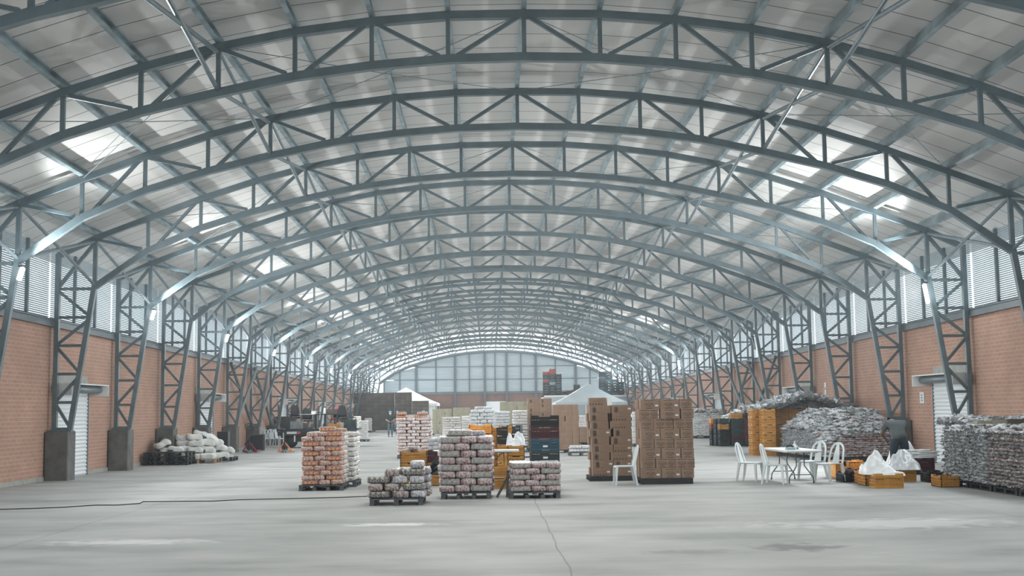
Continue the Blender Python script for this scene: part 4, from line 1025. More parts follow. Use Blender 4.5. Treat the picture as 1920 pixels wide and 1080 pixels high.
# ------------------------------------------------------------------ monobloc chairs
CHM = mat('chair_white', (0.66, 0.72, 0.73), 0.35)
def make_chair():
    t = thing('plastic_chair', 'x', 'chair')
    # seat: faces +y? the chair looks toward -y
    mb = MB(); N = 9; vs = []; fs = []
    for th in (0, 1):
        for i in range(N):
            for j in range(N):
                u, v = i/(N-1)*2-1, j/(N-1)*2-1
                wx = 0.235 - 0.02*(v > 0)*v
                z = 0.435 - 0.02*(1-u*u)*(1-v*v*0.5) - (0.015 if v < -0.8 else 0) - (0.02 if th else 0)
                vs.append((u*wx*(1 - 0.08*(abs(v) > 0.95)), v*0.22, z))
    for i in range(N-1):
        for j in range(N-1):
            a = i*N+j; fs.append((a, a+N, a+N+1, a+1)); b_ = a + N*N; fs.append((b_, b_+1, b_+N+1, b_+N))
    edge = [i*N for i in range(N)] + [(N-1)*N+j for j in range(1, N)] + [i*N+N-1 for i in range(N-2, -1, -1)] + [j for j in range(N-2, 0, -1)]
    for k in range(len(edge)): a, b_ = edge[k], edge[(k+1) % len(edge)]; fs.append((a, b_, b_+N*N, a+N*N)[::-1])
    mb.add(vs, fs); mb.build('seat', CHM, t, True)
    # backrest: arched outer band with two slots and wide centre splat
    def strip(pts, wds, nm, thick=0.018):
        mb = MB(); vs = []; fs = []; n = len(pts)
        for i, (p, w_) in enumerate(zip(pts, wds)):
            p = Vector(p); d = (Vector(pts[min(i+1, n-1)]) - Vector(pts[max(i-1, 0)])).normalized(); y = Vector((0, 1, 0.18)).normalized(); s = d.cross(y).normalized()
            for a, b_ in ((-1, -1), (1, -1), (1, 1), (-1, 1)): vs.append(p + s*(a*w_/2) + y*(b_*thick/2))
        for i in range(n-1): fs += [(i*4+k, i*4+(k+1) % 4, (i+1)*4+(k+1) % 4, (i+1)*4+k) for k in range(4)]
        fs += [(3, 2, 1, 0), ((n-1)*4, (n-1)*4+1, (n-1)*4+2, (n-1)*4+3)]
        mb.add(vs, fs); mb.build(nm, CHM, t)
    def bk(z): return 0.205 + (z - 0.42)*0.26
    arch = []
    for k in range(13):
        a = PI*k/12; x = -0.205*math.cos(a)*(1.0); z = 0.62 + 0.25*math.sin(a)**0.8
        arch.append((x, bk(z), z))
    arch = [(-0.215, bk(0.42), 0.42), (-0.215, bk(0.52), 0.52)] + arch + [(0.215, bk(0.52), 0.52), (0.215, bk(0.42), 0.42)]
    strip(arch, [0.05]*len(arch), 'back_frame', 0.02)
    strip([(0, bk(0.42), 0.42), (0, bk(0.6), 0.6), (0, bk(0.86), 0.86)], [0.20, 0.17, 0.07], 'back_splat')
    for sx in (-1, 1):
        for sy, yb, lean in ((-1, -0.185, -0.03), (1, 0.19, 0.075)):
            mb = MB(); p0, p1 = (sx*0.205, yb, 0.43), (sx*0.235, yb + lean, 0.0); vs = []
            for p, w_ in ((p0, 0.035), (p1, 0.022)):
                for a, b_ in ((-1, -1), (1, -1), (1, 1), (-1, 1)): vs.append((p[0] + a*w_*0.8, p[1] + b_*w_*0.8, p[2]))
            mb.add(vs, [(0, 1, 2, 3), (7, 6, 5, 4), (0, 4, 5, 1), (1, 5, 6, 2), (2, 6, 7, 3), (3, 7, 4, 0)]); mb.build('leg', CHM, t)
    return t
ch = make_chair()
CG = 'white plastic chairs around the folding table'
def place_chair(x, y, rz, label, group, first=[True]):
    if first[0]: first[0] = False; ch.location = (x, y, 0); ch.rotation_euler = (0, 0, rz); ch['label'] = label; ch['group'] = group; return ch
    return dup(ch, (x, y, 0), rz, label, group)
place_chair(W(1170, 870, 28.3)[0], 28.3, -PI/2 + 0.02, 'white plastic chair alone between the two carton stacks, seat facing left', 'white plastic chairs')
place_chair(5.66, 27.95, PI/2 - 0.45, 'white plastic chair at the left of the table, nearest the camera', CG)
place_chair(5.36, 29.2, PI/2 - 0.55, 'white plastic chair at the left of the table, farther back and leftmost', CG)
place_chair(6.95, 28.3, -PI/2 + 0.5, 'white plastic chair at the right of the table, nearer and rightmost', CG)
place_chair(6.90, 29.6, -PI/2 + 0.6, 'white plastic chair at the right of the table, farther back', CG)
for k, (dx, dy) in enumerate(((0, 0), (0.42, 0.1), (0.80, 0.0))):
    place_chair(-12.0 + dx*0.9, 63.4 + dy, 0.25 + 0.3*k, 'white plastic chair by the left wall near the pallet trucks, %s from left' % ORD[k], 'white plastic chairs by the left wall')
# ------------------------------------------------------------------ filled pouches (the big heaps on the right)
def pouch_mat(name, c1, c2, c3, cl=0.5):
    m = bpy.data.materials.new(name); m.use_nodes = True; nt = m.node_tree; b = nt.nodes['Principled BSDF']
    tc = _n(nt, 'ShaderNodeTexCoord'); oi = _n(nt, 'ShaderNodeObjectInfo')
    geo = _n(nt, 'ShaderNodeNewGeometry'); P = geo.outputs['Position']
    n1 = noise_of(nt, P, 6.5, 4, 0.42, 0.58); n2 = noise_of(nt, P, 17, 4, 0.45, 0.6); n3 = noise_of(nt, P, 11, 3, 0.56, 0.66, loc=(9, 4, 2))
    c = mixc(nt, n1, c1, c2); c = mixc(nt, n3, c, c3); c = mixc(nt, math_node(nt, 'MULTIPLY', n2, cl), c, (0.46, 0.50, 0.51))
    nt.links.new(c, b.inputs['Base Color']); b.inputs['Roughness'].default_value = 0.42; b.inputs['Coat Weight'].default_value = 0.2; b.inputs['Coat Roughness'].default_value = 0.15
    bn = _n(nt, 'ShaderNodeTexNoise'); bn.inputs['Scale'].default_value = 30; nt.links.new(P, bn.inputs['Vector'])
    bp = _n(nt, 'ShaderNodeBump'); bp.inputs['Strength'].default_value = 0.5; bp.inputs['Distance'].default_value = 0.02; nt.links.new(bn.outputs[0], bp.inputs['Height']); nt.links.new(bp.outputs[0], b.inputs['Normal'])
    return m
PB1 = pouch_mat('pouch_print_pink', (0.30, 0.25, 0.25), (0.22, 0.10, 0.09), (0.55, 0.52, 0.47), 0.35)
PB2 = pouch_mat('pouch_print_dark', (0.09, 0.045, 0.045), (0.17, 0.14, 0.14), (0.40, 0.36, 0.30), 0.25)
PB3 = pouch_mat('pouch_clear', (0.44, 0.465, 0.48), (0.27, 0.29, 0.30), (0.42, 0.28, 0.27), 0.5)
FLAP = mat('pouch_flap', (0.42, 0.45, 0.465), 0.45, 0, 0.25, 25, coat=0.1)
def pouch_mesh(name, m, seed, L=0.26, Wd=0.17, H=0.085, flap=True):
    rnd = random.Random(seed); mb = MB(); NU, NV = 7, 8; vs = []; fs = []
    for i in range(NU):
        t = i/(NU-1)*2-1; s = math.sqrt(max(0.03, 1 - abs(t)**3.0))
        for k in range(NV):
            a = 2*PI*k/NV; r = 1 + 0.12*(rnd.random()-.5)
            vs.append((t*L/2, math.copysign(abs(math.cos(a))**0.6, math.cos(a))*Wd/2*(0.75 + 0.25*s)*r, math.copysign(abs(math.sin(a))**0.8, math.sin(a))*H/2*s*r))
    for i in range(NU-1):
        for k in range(NV): fs.append((i*NV+k, i*NV+(k+1) % NV, (i+1)*NV+(k+1) % NV, (i+1)*NV+k))
    fs.append(tuple(range(NV-1, -1, -1))); fs.append(tuple(range((NU-1)*NV, NU*NV)))
    mb.add(vs, fs)
    if flap:
        mb.mi = 1
        for s in (-1, 1):
            v = []; n = 5
            for j in range(n):
                y = (j/(n-1)*2-1)*Wd*0.46
                v.append((s*L*0.47, y, 0.006*rnd.uniform(-1, 1))); v.append((s*(L/2 + rnd.uniform(0.02, 0.06)), y*rnd.uniform(0.7, 1.25), rnd.uniform(-0.03, 0.035)))
            mb.add(v, [(2*j, 2*j+2, 2*j+3, 2*j+1) for j in range(n-1)])
    return mb.mesh(name, [m, FLAP], True)
PCH = {k: [pouch_mesh('pouch', m, s_) for s_ in range(5)] for k, m in (('pink', PB1), ('dark', PB2), ('clear', PB3))}
def tuft_mesh(seed):
    rnd = random.Random(seed); mb = MB()
    for q in range(5):
        a = rnd.uniform(0, 2*PI); r = rnd.uniform(0.10, 0.2); h = rnd.uniform(0.05, 0.17); w_ = rnd.uniform(0.05, 0.1)
        c, s = math.cos(a), math.sin(a)
        mb.add([(-s*w_, c*w_, 0), (s*w_, -c*w_, 0), (c*r*0.6 + s*w_, s*r*0.6 - c*w_, h*0.6), (c*r*0.6 - s*w_*1.1, s*r*0.6 + c*w_*1.1, h*0.62), (c*r, s*r, h), (c*r*0.7 - s*w_*0.6, s*r*0.7 + c*w_*0.6, h*0.95)], [(0, 1, 2, 3), (3, 2, 4, 5)])
    return mb.mesh('tuft', FLAP)
TUF = [tuft_mesh(k) for k in range(5)]
SOFT = {}
class Soup:
    """one object for the uncounted rest"""
    def __init__(s): s.mb = MB(); s.mats = []
    def put(s, me, M):
        base = len(s.mb.v); idx = []
        for m in me.materials:
            if m not in s.mats: s.mats.append(m)
            idx.append(s.mats.index(m))
        for v in me.vertices: s.mb.v.append(tuple(M @ v.co))
        for p in me.polygons: s.mb.f.append(tuple(i + base for i in p.vertices)); s.mb.m.append(idx[p.material_index])
    def done(s, name, label, cat, group=None):
        o = s.mb.build(name, s.mats); return tag(o, label, cat, group, 'stuff')
def pouch_xf(x, y, z, rz, rx=0, ry=0, sc=1.0): return Matrix.Translation((x, y, z)) @ Matrix.Rotation(rz, 4, 'Z') @ Matrix.Rotation(ry, 4, 'Y') @ Matrix.Rotation(rx, 4, 'X') @ Matrix.Scale(sc, 4)
def put_pouch(kind, M, label=None, group=None, soup=None):
    me = random.choice(PCH[kind])
    if soup is not None: soup.put(me, M); return
    o = link('food_pouch', me); o.matrix_world = M; tag(o, label, 'food pouch', group)
COREM = mat('heap_core', (0.20, 0.20, 0.205), 0.7, 0, 0.4, 14)

# near pile at the right edge: two palletised loads, left flanks facing the aisle
soup = Soup()
GP = 'pouches in the near right pile'
XL = 9.08
for k, (ya, yb) in enumerate(((24.55, 25.7), (25.75, 26.9), (22.2, 23.3), (23.35, 24.5))):
    make_pallet('pallet', 2.3, 1.1, 0.13, PALB, 'black slatted pallet under the near right pile of pouches, %s' % ['third from the camera', 'farthest one', 'nearest one', 'second from the camera'][k], loc=(XL + 1.20, (ya+yb)/2, 0), feet=5)
ph = 0.066
def face_height(y): return 1.17 if y < 24.6 else 1.17 - (y-24.6)*0.09
cnt = 0
for (ya, yb, kd, loadname, H) in ((24.6, 26.9, 'clear', 'far load', 1.08), (22.3, 24.5, 'dark', 'near load', 1.12)):
    n = int((yb-ya)/0.155); rows = int((H)/ph)
    for r in range(rows):
        for j in range(n):
            y = ya + (j + 0.5 + 0.5*(r % 2))*(yb-ya)/n; z = 0.145 + ph*(r+.5)
            if y > yb + 0.02: continue
            if kd == 'clear': M = pouch_xf(XL + 0.10 + jit(.02) + 0.02*math.sin(y*4), y + jit(.015), z + jit(.008), jit(.2), 0, jit(.15), 0.98)
            else: M = pouch_xf(XL + 0.10 + jit(.02), y + jit(.02), z + jit(.008), PI/2 + jit(.12) if r % 3 else jit(.2), 0, jit(.08), 0.98)
            lab = 'pouch, %s row up, %s from the camera, %s of near right pile' % (ORD[r] if r < 20 else 'top', ORD[min(j, 19)], loadname)
            put_pouch(kd, M, lab, GP, soup if cnt >= 300 else None); cnt += 1
# front face (towards the camera) of the far load's corner and tops
for r in range(17):
    for j in range(9):
        M = pouch_xf(XL + 0.22 + j*0.235 + jit(.02) + 0.1*(r % 2), 22.25 + jit(.02), 0.145 + ph*(r+.5), jit(.1), 0, jit(.06)); put_pouch('dark', M, soup=soup)
for k in range(520):
    x = XL + random.uniform(0.05, 2.7); y = random.uniform(22.3, 27.0)
    M = pouch_xf(x, y, 1.20 + jit(.05) + 0.05*mnoise.noise((x*2, y*2, 0)), random.uniform(0, 6.3), jit(.3), jit(.35), 0.95); put_pouch('clear' if random.random() < .75 else 'dark', M, soup=soup)
for k in range(70):
    x = XL + random.uniform(0.0, 2.5); y = random.uniform(22.5, 27.0)
    soup.put(random.choice(TUF), pouch_xf(x, y, 1.16, random.uniform(0, 6.3), 0, 0, 0.6))
for k in range(260):   # frayed flaps on the flank
    y = random.uniform(24.6, 26.95); z = random.uniform(0.2, 1.2)
    soup.put(random.choice(TUF), pouch_xf(XL + 0.02, y, z, random.uniform(0, 6.3), 0, -PI/2 + jit(.6), 0.36))
mb = MB(); mb.box(XL + 0.26, XL + 3.0, 22.45, 26.85, 0.14, 1.13)
soup.put(mb.mesh('core', COREM), Matrix.Identity(4))
soup.done('food_pouches', 'remaining pouches and loose plastic flaps heaped over the near right pile', 'food pouches')
# second heap with cardboard behind it
soup = Soup()
for k in range(560):
    x = random.uniform(10.3, 12.3); y = random.uniform(28.6, 30.6); front = random.random() < .35
    z = 1.30 + 0.15*mnoise.noise((x*1.2, y, 3)) + jit(.05)
    if front: y = 28.55 + jit(.05); z = random.uniform(0.2, 1.35)
    M = pouch_xf(x, y, z, random.uniform(0, 6.3), jit(.4), jit(.4), 1.0); put_pouch('clear', M, soup=soup)
for k in range(60): soup.put(random.choice(TUF), pouch_xf(random.uniform(10.2, 12.2), random.uniform(28.6, 30.4), 1.30, random.uniform(0, 6.3), 0, 0, 0.8))
mb = MB(); mb.box(10.45, 12.3, 28.75, 30.5, 0.0, 1.28); soup.put(mb.mesh('core', COREM), Matrix.Identity(4))
soup.done('food_pouches', 'pouches heaped on the rear right pile under the shutter door', 'food pouches')
for k, (px, pw, z) in enumerate(((1822, 0.30, 1.14), (1850, 0.36, 1.16), (1885, 0.5, 1.17))):
    x, _ = W(px, 790, 28.3); mb = MB(); mb.box(-pw/2, pw/2, -0.02, 0.0, 0, 0.20); mb.box(-pw/2, -pw/2+0.02, 0, 0.25, 0, 0.20); mb.box(pw/2-0.02, pw/2, 0, 0.25, 0, 0.20); mb.box(-pw/2, pw/2, 0, 0.25, 0, 0.01)
    o = mb.build('open_carton', CARDD if k == 2 else CARDG, loc=(x + 0.2, 28.1, z - 0.0)); tag(o, 'open cardboard tray lying on the rear right pile, %s from left' % ORD[k], 'carton', 'trays on the rear right pile')
crate('yellow', *G(1773, 912), 0.0, 'amber crate standing at the left corner of the near right pile', 'crates at the near right pile', 'n', PI/2)
crate('black', G(1762, 905)[0], G(1762, 905)[1] + 0.35, 0.0, 'black crate at the left corner of the near right pile', 'crates at the near right pile', 'n', PI/2)

# large heap behind the table
soup = Soup()
xa, xb, ya, yb = 9.55, 11.65, 38.3, 43.6
for k in range(2):
    make_pallet('pallet', 1.05, 1.2, 0.13, PALB, 'black pallet under the large heap behind the table, %s from left' % ORD[k], loc=(10.08 + k*1.06, 38.88, 0), feet=3, skirt=True)
def heap_top(x, y):
    e = max(0.0, min(1, (x - 9.45)/1.0)); return (0.88 + min(0.62, 0.42*(y-ya)))*(0.66 + 0.34*e) + 0.14*mnoise.noise((x*1.6, y*1.6, 1))
cols = 12
for r in range(22):
    z = 0.15 + 0.066*(r+.5)
    for j in range(cols):
        x = xa + 0.13 + (j + 0.5*(r % 2))*0.232
        if x > xb or z > heap_top(x, ya): continue
        put_pouch('pink', pouch_xf(x + jit(.02), ya + 0.08 + jit(.02), z + jit(.01), jit(.12), 0, jit(.08)), soup=soup)
    for j in range(40):
        y = ya + 0.05 + (j + 0.5*(r % 2))*0.155
        if y > yb + 0.1: continue
        inset = max(0, (y - ya)*0.0) + 0.28*(z/1.3)
        if z > 0.62 + min(0.35, 0.2*(y-ya)): continue
        put_pouch('clear', pouch_xf(xa + inset*0.6 + jit(.04), y + jit(.02), z + jit(.01), jit(.35), 0, jit(.3)), soup=soup)
for k in range(1100):
    x = random.uniform(xa, xb); y = random.uniform(ya, yb)
    put_pouch('clear' if random.random() < .9 else 'pink', pouch_xf(x, y, heap_top(x, y) + jit(.05), random.uniform(0, 6.3), jit(.22), jit(.25), 1.1), soup=soup)
for k in range(60):
    x = random.uniform(xa, xb); y = random.uniform(ya, yb)
    soup.put(random.choice(TUF), pouch_xf(x, y, heap_top(x, y) - 0.02, random.uniform(0, 6.3), 0, 0, random.uniform(0.5, 1.3)))
for k in range(300):
    y = random.uniform(ya, yb); z = random.uniform(0.2, 0.8)
    soup.put(random.choice(TUF), pouch_xf(xa + 0.1*z - 0.02, y, z, random.uniform(0, 6.3), 0, -PI/2 + 0.5 + jit(.5), 0.45))
mb = MB(); mb.add([(xa+.22, ya+.2, .15), (xb, ya+.2, .15), (xb, yb, .15), (xa+.22, yb, .15), (xa+.3, ya+.25, .62), (xa+1.1, ya+.25, .82), (xb, ya+.25, .82), (xb, yb, 1.36), (xa+1.1, yb, 1.36), (xa+.3, yb, .85)],
    [(0, 3, 2, 1), (0, 1, 6, 5, 4), (1, 2, 7, 6), (2, 3, 9, 8, 7), (3, 0, 4, 9), (4, 5, 8, 9), (5, 6, 7, 8)]); soup.put(mb.mesh('core', COREM), Matrix.Identity(4))
soup.done('food_pouches', 'huge heap of clear and pink printed pouches behind the folding table', 'food pouches')
# stacks of amber crates behind the table, plastic on top
GY = 'amber crates left of the large heap'
yy = 43.6
for c, (px, dy, rz) in enumerate(((1423, 0.0, 0), (1441, 0.0, 0),)): pass
xg0 = W(1414, 800, 43.8)[0]
for k in range(6):
    crate('yellow', xg0 + 0.24, 44.60, 0.002 + k*0.272, 'amber crate, %s from floor, rear column at the left end' % ORD[k], GY, 'l', PI/2)
    crate('yellow', xg0 + 0.50, 43.95, 0.002 + k*0.272, 'amber crate, %s from floor, front column, second from left' % ORD[k], GY, 'l', PI/2)
    for q in range(3):
        crate('yellow', xg0 + 1.12 + q*0.64, 44.9, 0.002 + k*0.272, 'amber crate, %s from floor, %s column of the row behind the heap' % (ORD[k], ORD[q]), GY, 'l')
soup = Soup()
def ht2(x): return 1.66 + 0.42*math.exp(-((x-10.6)/0.95)**2)
for k in range(900):
    x = random.uniform(xg0 + 0.3, 12.2); y = random.uniform(43.6, 47.5); t = ht2(x)
    z = random.uniform(1.66, t + 0.05) if random.random() < .5 else t + jit(.05)
    put_pouch('clear', pouch_xf(x, max(44.2, y) if z > t-.1 else 44.8 + jit(.2), z, random.uniform(0, 6.3), jit(.25), jit(.28), 1.15), soup=soup)
for k in range(70): 
    x = random.uniform(xg0 + 0.3, 12.15); soup.put(random.choice(TUF), pouch_xf(x, random.uniform(43.6, 46.5), ht2(x) - .05, random.uniform(0, 6.3), 0, 0, random.uniform(0.7, 1.7)))
mb = MB(); mb.box(xg0 + 1.0, 12.2, 45.2, 48.0, 0.0, 1.6); soup.put(mb.mesh('core', COREM), Matrix.Identity(4))
soup.done('food_pouches', 'grey plastic pouches heaped on top of the amber crate row', 'food pouches')
# coloured crate block farther back
GX = 'coloured crates by the right wall'
def ccol(px, Y, cols, desc, rz=0, size='n', h=0.243):
    x = W(px, 800, Y)[0]
    for k, c in enumerate(cols): crate(c, x, Y, 0.002 + k*h, '%s crate, %s from floor, %s' % (c.replace('yellow', 'amber'), ORD[k], desc), GX, size, rz)
ccol(1340, 56.6, ['black', 'black', 'black', 'red', 'orange'], 'far left narrow column', PI/2)
ccol(1348, 55.9, ['green', 'teal', 'green', 'green', 'green'], 'second narrow column', PI/2)
ccol(1356, 55.2, ['black', 'black', 'black', 'yellow', 'green'], 'third column, nearest the aisle', PI/2)
ccol(1382.5, 55.0, ['green', 'maroon', 'green', 'green', 'green', 'yellow'], 'fourth column, amber on top')
ccol(1408, 54.5, ['black', 'maroon', 'maroon', 'maroon', 'maroon', 'black'], 'fifth column, mostly maroon')
soup = Soup()
WPM = [pouch_mesh('white_pouch', mat('pouch_white', (0.68, 0.71, 0.71), 0.45, 0, 0.1, 20), k) for k in range(3)]
for k in range(200):
    t = random.random(); x = W(1348 + 36*t, 800, 56.5)[0]; zt = 1.15 + 0.42*t; z = random.uniform(zt-0.35, zt)
    soup.put(random.choice(WPM), pouch_xf(x, 56.3 + jit(.5), z, random.uniform(0, 6.3), jit(.4), jit(.4), 1.2))
mb = MB(); x0_ = W(1352, 800, 56.5)[0]; mb.box(x0_, x0_ + 0.9, 56.2, 57.2, 0, 1.15); soup.put(mb.mesh('core', COREM), Matrix.Identity(4))
soup.done('white_pouches', 'white pouches spilling behind the coloured crates', 'food pouches')
# wrapped pile farther down the right wall
soup = Soup(); xw0, yw0 = W(1303, 822, 69.5)[0], 69.5
make_pallet('pallet', 1.4, 1.2, 0.13, PALB, 'black pallet under the far wrapped pile by the right wall', loc=(xw0 + 0.75, yw0 + 0.6, 0))
for r in range(18):
    for j in range(7):
        soup.put(random.choice(WPM), pouch_xf(xw0 + 0.1 + j*0.22 + 0.1*(r % 2), yw0 + 0.06 + jit(.03), 0.15 + 0.07*(r+.5), jit(.3), 0, jit(.2)))
        soup.put(random.choice(WPM), pouch_xf(xw0 + 0.05, yw0 + 0.1 + j*0.2, 0.15 + 0.07*(r+.5), jit(.3), 0, jit(.2)))
for k in range(500):
    x = min(12.2, xw0 + random.uniform(-0.1, 2.0)); y = yw0 + random.uniform(0, 3.4)
    put_pouch('clear', pouch_xf(x, y, 1.42 + 0.12*mnoise.noise((x*2, y, 0)) + jit(.08), random.uniform(0, 6.3), jit(.5), jit(.5), 1.2), soup=soup)
mb = MB(); mb.box(xw0 + 0.15, min(12.3, xw0 + 1.9), yw0 + 0.12, yw0 + 3.2, 0.14, 1.38); soup.put(mb.mesh('core', COREM), Matrix.Identity(4))
soup.done('white_pouches', 'white pouches stacked in the far pile by the right wall', 'food pouches')

# ------------------------------------------------------------------ crates with plastic bags in the right foreground
GF = 'crates around the bending man'
h3 = 0.30
def fcrate(c, px, py, label, rz=0, size='t', dx=0, dy=0.2, z=0.002, rx=0):
    x, y = G(px, py); return crate(c, x + dx, y + dy, z, label, GF, size, rz, rx)
fcrate('yellow', 1668, 915.5, 'amber crate nearest the camera, filled with white plastic, before the bending man')
for k, (px, py) in enumerate(((1641, 911), (1632, 907))): fcrate('yellow', px, py, 'amber crate standing end-on left of the nearest crate, %s one' % ['first', 'second'][k], PI/2, dy=0.30 + 0.0*k, dx=-0.03*k)
fcrate('yellow', 1697, 904, 'amber crate right behind the nearest crate, white plastic on top', dx=-0.02, dy=0.25)
fcrate('maroon', 1623, 905, 'maroon crate end-on between the amber crates, left group', PI/2, dx=-0.05, dy=0.35)
for k, px in enumerate((1614, 1608)): fcrate('yellow', px, 901, 'amber crate end-on with flat white sheets inside, %s from the maroon one' % ['first', 'second'][k], PI/2, dx=-0.10*0, dy=0.40)
# overturned bright crates
def tipped(c, px, py, label, h=0.30):
    x, y = G(px, py); o = crate(c, x, y + 0.3, 0.205, label, GF, 't', PI/2); o.rotation_euler = (PI/2, 0, PI/2); return o
tipped('orange', 1568, 897, 'bright orange crate lying on its side, leftmost of the group')
tipped('black', 1581, 898, 'black crate lying on its side between two bright orange crates')
tipped('orange', 1593, 899, 'bright orange crate lying on its side, second from left')
crate('orange', G(1610, 897)[0], G(1610, 897)[1] + 0.8, 0.10, 'bright orange crate behind the tipped crates, widest of them', GF, 't')
crate('black', G(1592, 903)[0], G(1592, 903)[1] + 0.05, 0.002, 'black crate in front of the tipped orange crates, left one', GF, 'n', PI/2).scale = (1, 1, 0.9)
crate('black', G(1606, 903)[0], G(1606, 903)[1] + 0.05, 0.002, 'black crate in front of the tipped orange crates, right one', GF, 'n', PI/2).scale = (1, 1, 0.9)
# plastic in crates
def heap(nm, m, px, Y, wd, dp, h, z, seed, label, spikes=3, dx=0):
    o = link(nm, bag_heap_mesh(nm, m, wd, dp, h, seed, spikes), loc=(W(px, 880, Y)[0] + dx, Y, z)); return tag(o, label, 'plastic bag', 'plastic bags on the crates')
yc = G(1668, 915)[1]
heap('plastic_bag', WPL, 1662, yc + 0.2, 0.66, 0.46, 0.20, 0.25, 3, 'white plastic bag lying over the crate nearest the camera', 2)
heap('plastic_bag', WPL, 1643, yc + 0.42, 0.62, 0.5, 0.50, 0.27, 11, 'tall peaked white plastic bag on the end-on amber crates', 1)
heap('plastic_bag', GPL, 1693, yc + 2.1, 0.66, 0.5, 0.46, 0.27, 23, 'clear plastic bag with two peaks on the rear amber crate', 2)
# maroon crate with flat stacked bags
xm_, ym_ = G(1733, 890)
mb = MB(); mb.box(-0.4, 0.4, -0.25, 0.25, 0, 0.10); tag(mb.build('platform', BLACKP, loc=(xm_, ym_ + 0.3, 0)), 'black low base under the maroon crate beside the near right pile', 'platform')
crate('maroon', xm_ , ym_ + 0.28, 0.102, 'maroon crate with white flat sacks on it beside the near right pile', GF, 't')
crate('yellow', xm_ - 0.42, ym_ + 0.50, 0.002, 'amber crate end-on left of the maroon crate', GF, 't', PI/2)
FS = []
for s_ in range(3):
    mb = MB(); N = 9; vs = []; fs = []
    for th in (1, 0):
        for i in range(N):
            for j in range(5): vs.append((-0.42 + 0.84*i/8 + 0.02*mnoise.noise((i, j, s_)), -0.22 + 0.44*j/4, (0.034 if th else 0) + 0.012*mnoise.noise((i*0.8, j*0.8, s_*3 + th))))
    for i in range(N-1):
        for j in range(4): a = i*5+j; fs.append((a, a+5, a+6, a+1)); a += 45; fs.append((a, a+1, a+6, a+5))
    eg = [i*5 for i in range(N)] + [40+j for j in range(1, 5)] + [i*5+4 for i in range(N-2, -1, -1)] + [j for j in range(3, 0, -1)]
    for k in range(len(eg)): a, b_ = eg[k], eg[(k+1) % len(eg)]; fs.append((a, a+45, b_+45, b_))
    mb.add(vs, fs); FS.append(mb.mesh('flat_sack', WPL, True))
for k in range(5):
    o = link('empty_sack', FS[k % 3], loc=(xm_ - 0.05 + 0.05*(k % 2) - (0.12 if k > 3 else 0), ym_ + 0.30, 0.405 + 0.042*k), rz=jit(.06)); tag(o, 'flat white empty sack, %s from the bottom of the pile on the maroon crate' % ORD[k], 'sack', 'empty sacks')
mb = MB(); mb.tube([(0, 0, 0.02), (0.02, 0, 0.30), (0.03, 0, 0.62), (0.0, 0.0, 0.80)], [0.16, 0.17, 0.12, 0.04], 12)
xs3, ys3 = W(1703, 850, 31.6)[0], 31.6
o = mb.build('standing_sack', WPL, smooth=True, loc=(xs3, ys3, 0.0)); tag(o, 'white sack standing upright in the hand of the bending man', 'sack')
mb = MB(); mb.tube([(0, 0, 0.01), (0.01, 0, 0.25), (0.03, 0, 0.42), (0.0, 0.0, 0.58)], [0.12, 0.13, 0.08, 0.02], 10)
o = mb.build('standing_sack', WPL, smooth=True, loc=(W(1677, 850, 32.6)[0], 32.9, 0)); tag(o, 'white sack standing behind the legs of the bending man', 'sack')

# ------------------------------------------------------------------ cement-like sacks on the left
SK1 = mat('sack_white', (0.60, 0.61, 0.59), 0.6, 0, 0.1, 6, 0.5, 16)
SK2 = mat('sack_blue', (0.035, 0.11, 0.17), 0.6)
def sack_mesh(seed, L=0.68, Wd=0.44, H=0.225):
    rnd = random.Random(seed); NU, NV = 15, 18; vs = []; fs = []; ms = []
    for i in range(NU):
        t = i/(NU-1)*2-1; s = (1 - abs(t)**7*0.6)
        for k in range(NV):
            a = 2*PI*k/NV; ca, sa = math.cos(a), math.sin(a); nn = 1 + 0.14*mnoise.noise((t*2 + seed*3, ca*1.5, sa*1.5))
            vs.append((t*L/2, math.copysign(abs(ca)**0.42, ca)*Wd/2*s*nn, math.copysign(abs(sa)**0.42, sa)*H/2*s*nn + 0.05*mnoise.noise((t*1.5, seed, 0))))
    mb = MB(); mb.v = vs; b0, b1 = ((4, 11), (1, 5), (5, 10))[seed % 3]; q0, q1 = ((11, 16), (9, 17), (10, 13))[seed % 3]
    for i in range(NU-1):
        for k in range(NV):
            mb.f.append((i*NV+k, i*NV+(k+1) % NV, (i+1)*NV+(k+1) % NV, (i+1)*NV+k)); mb.m.append(1 if (b0 <= i < b1 and q0 <= k < q1) else 0)
    mb.f.append(tuple(range(NV-1, -1, -1))); mb.m.append(0); mb.f.append(tuple(range((NU-1)*NV, NU*NV))); mb.m.append(0)
    return mb.mesh('sack', [SK1, SK2], True)
SKM = [sack_mesh(k) for k in range(6)]
GS_ = 'white sacks heaped by the left wall'
yw, = (43.3,)
xp0 = W(308, 868, 43.0)[0]
make_pallet('wooden_pallet', 1.25, 1.0, 0.16, WOOD, 'bare wooden pallet under the white sacks by the left wall', loc=(W(345, 868, 43.6)[0] + 0.45, 44.2, 0), feet=3)
make_pallet('pallet', 1.3, 1.1, 0.14, PALB, 'black pallet under the right end of the white sacks by the left wall', loc=(-10.62, 45.9, 0))
for k in range(3):
    make_pallet('pallet', 1.5, 1.1, 0.14, PALB, 'black pallet by the left wall, %s in the pile before the white sacks' % ['lowest', 'middle', 'topmost'][k], loc=(-11.62, 43.0, k*0.15), feet=5)
make_pallet('pallet', 0.8, 1.0, 0.14, PALB, 'black pallet between the black pile and the wooden pallet', loc=(-11.4, 44.8, 0))
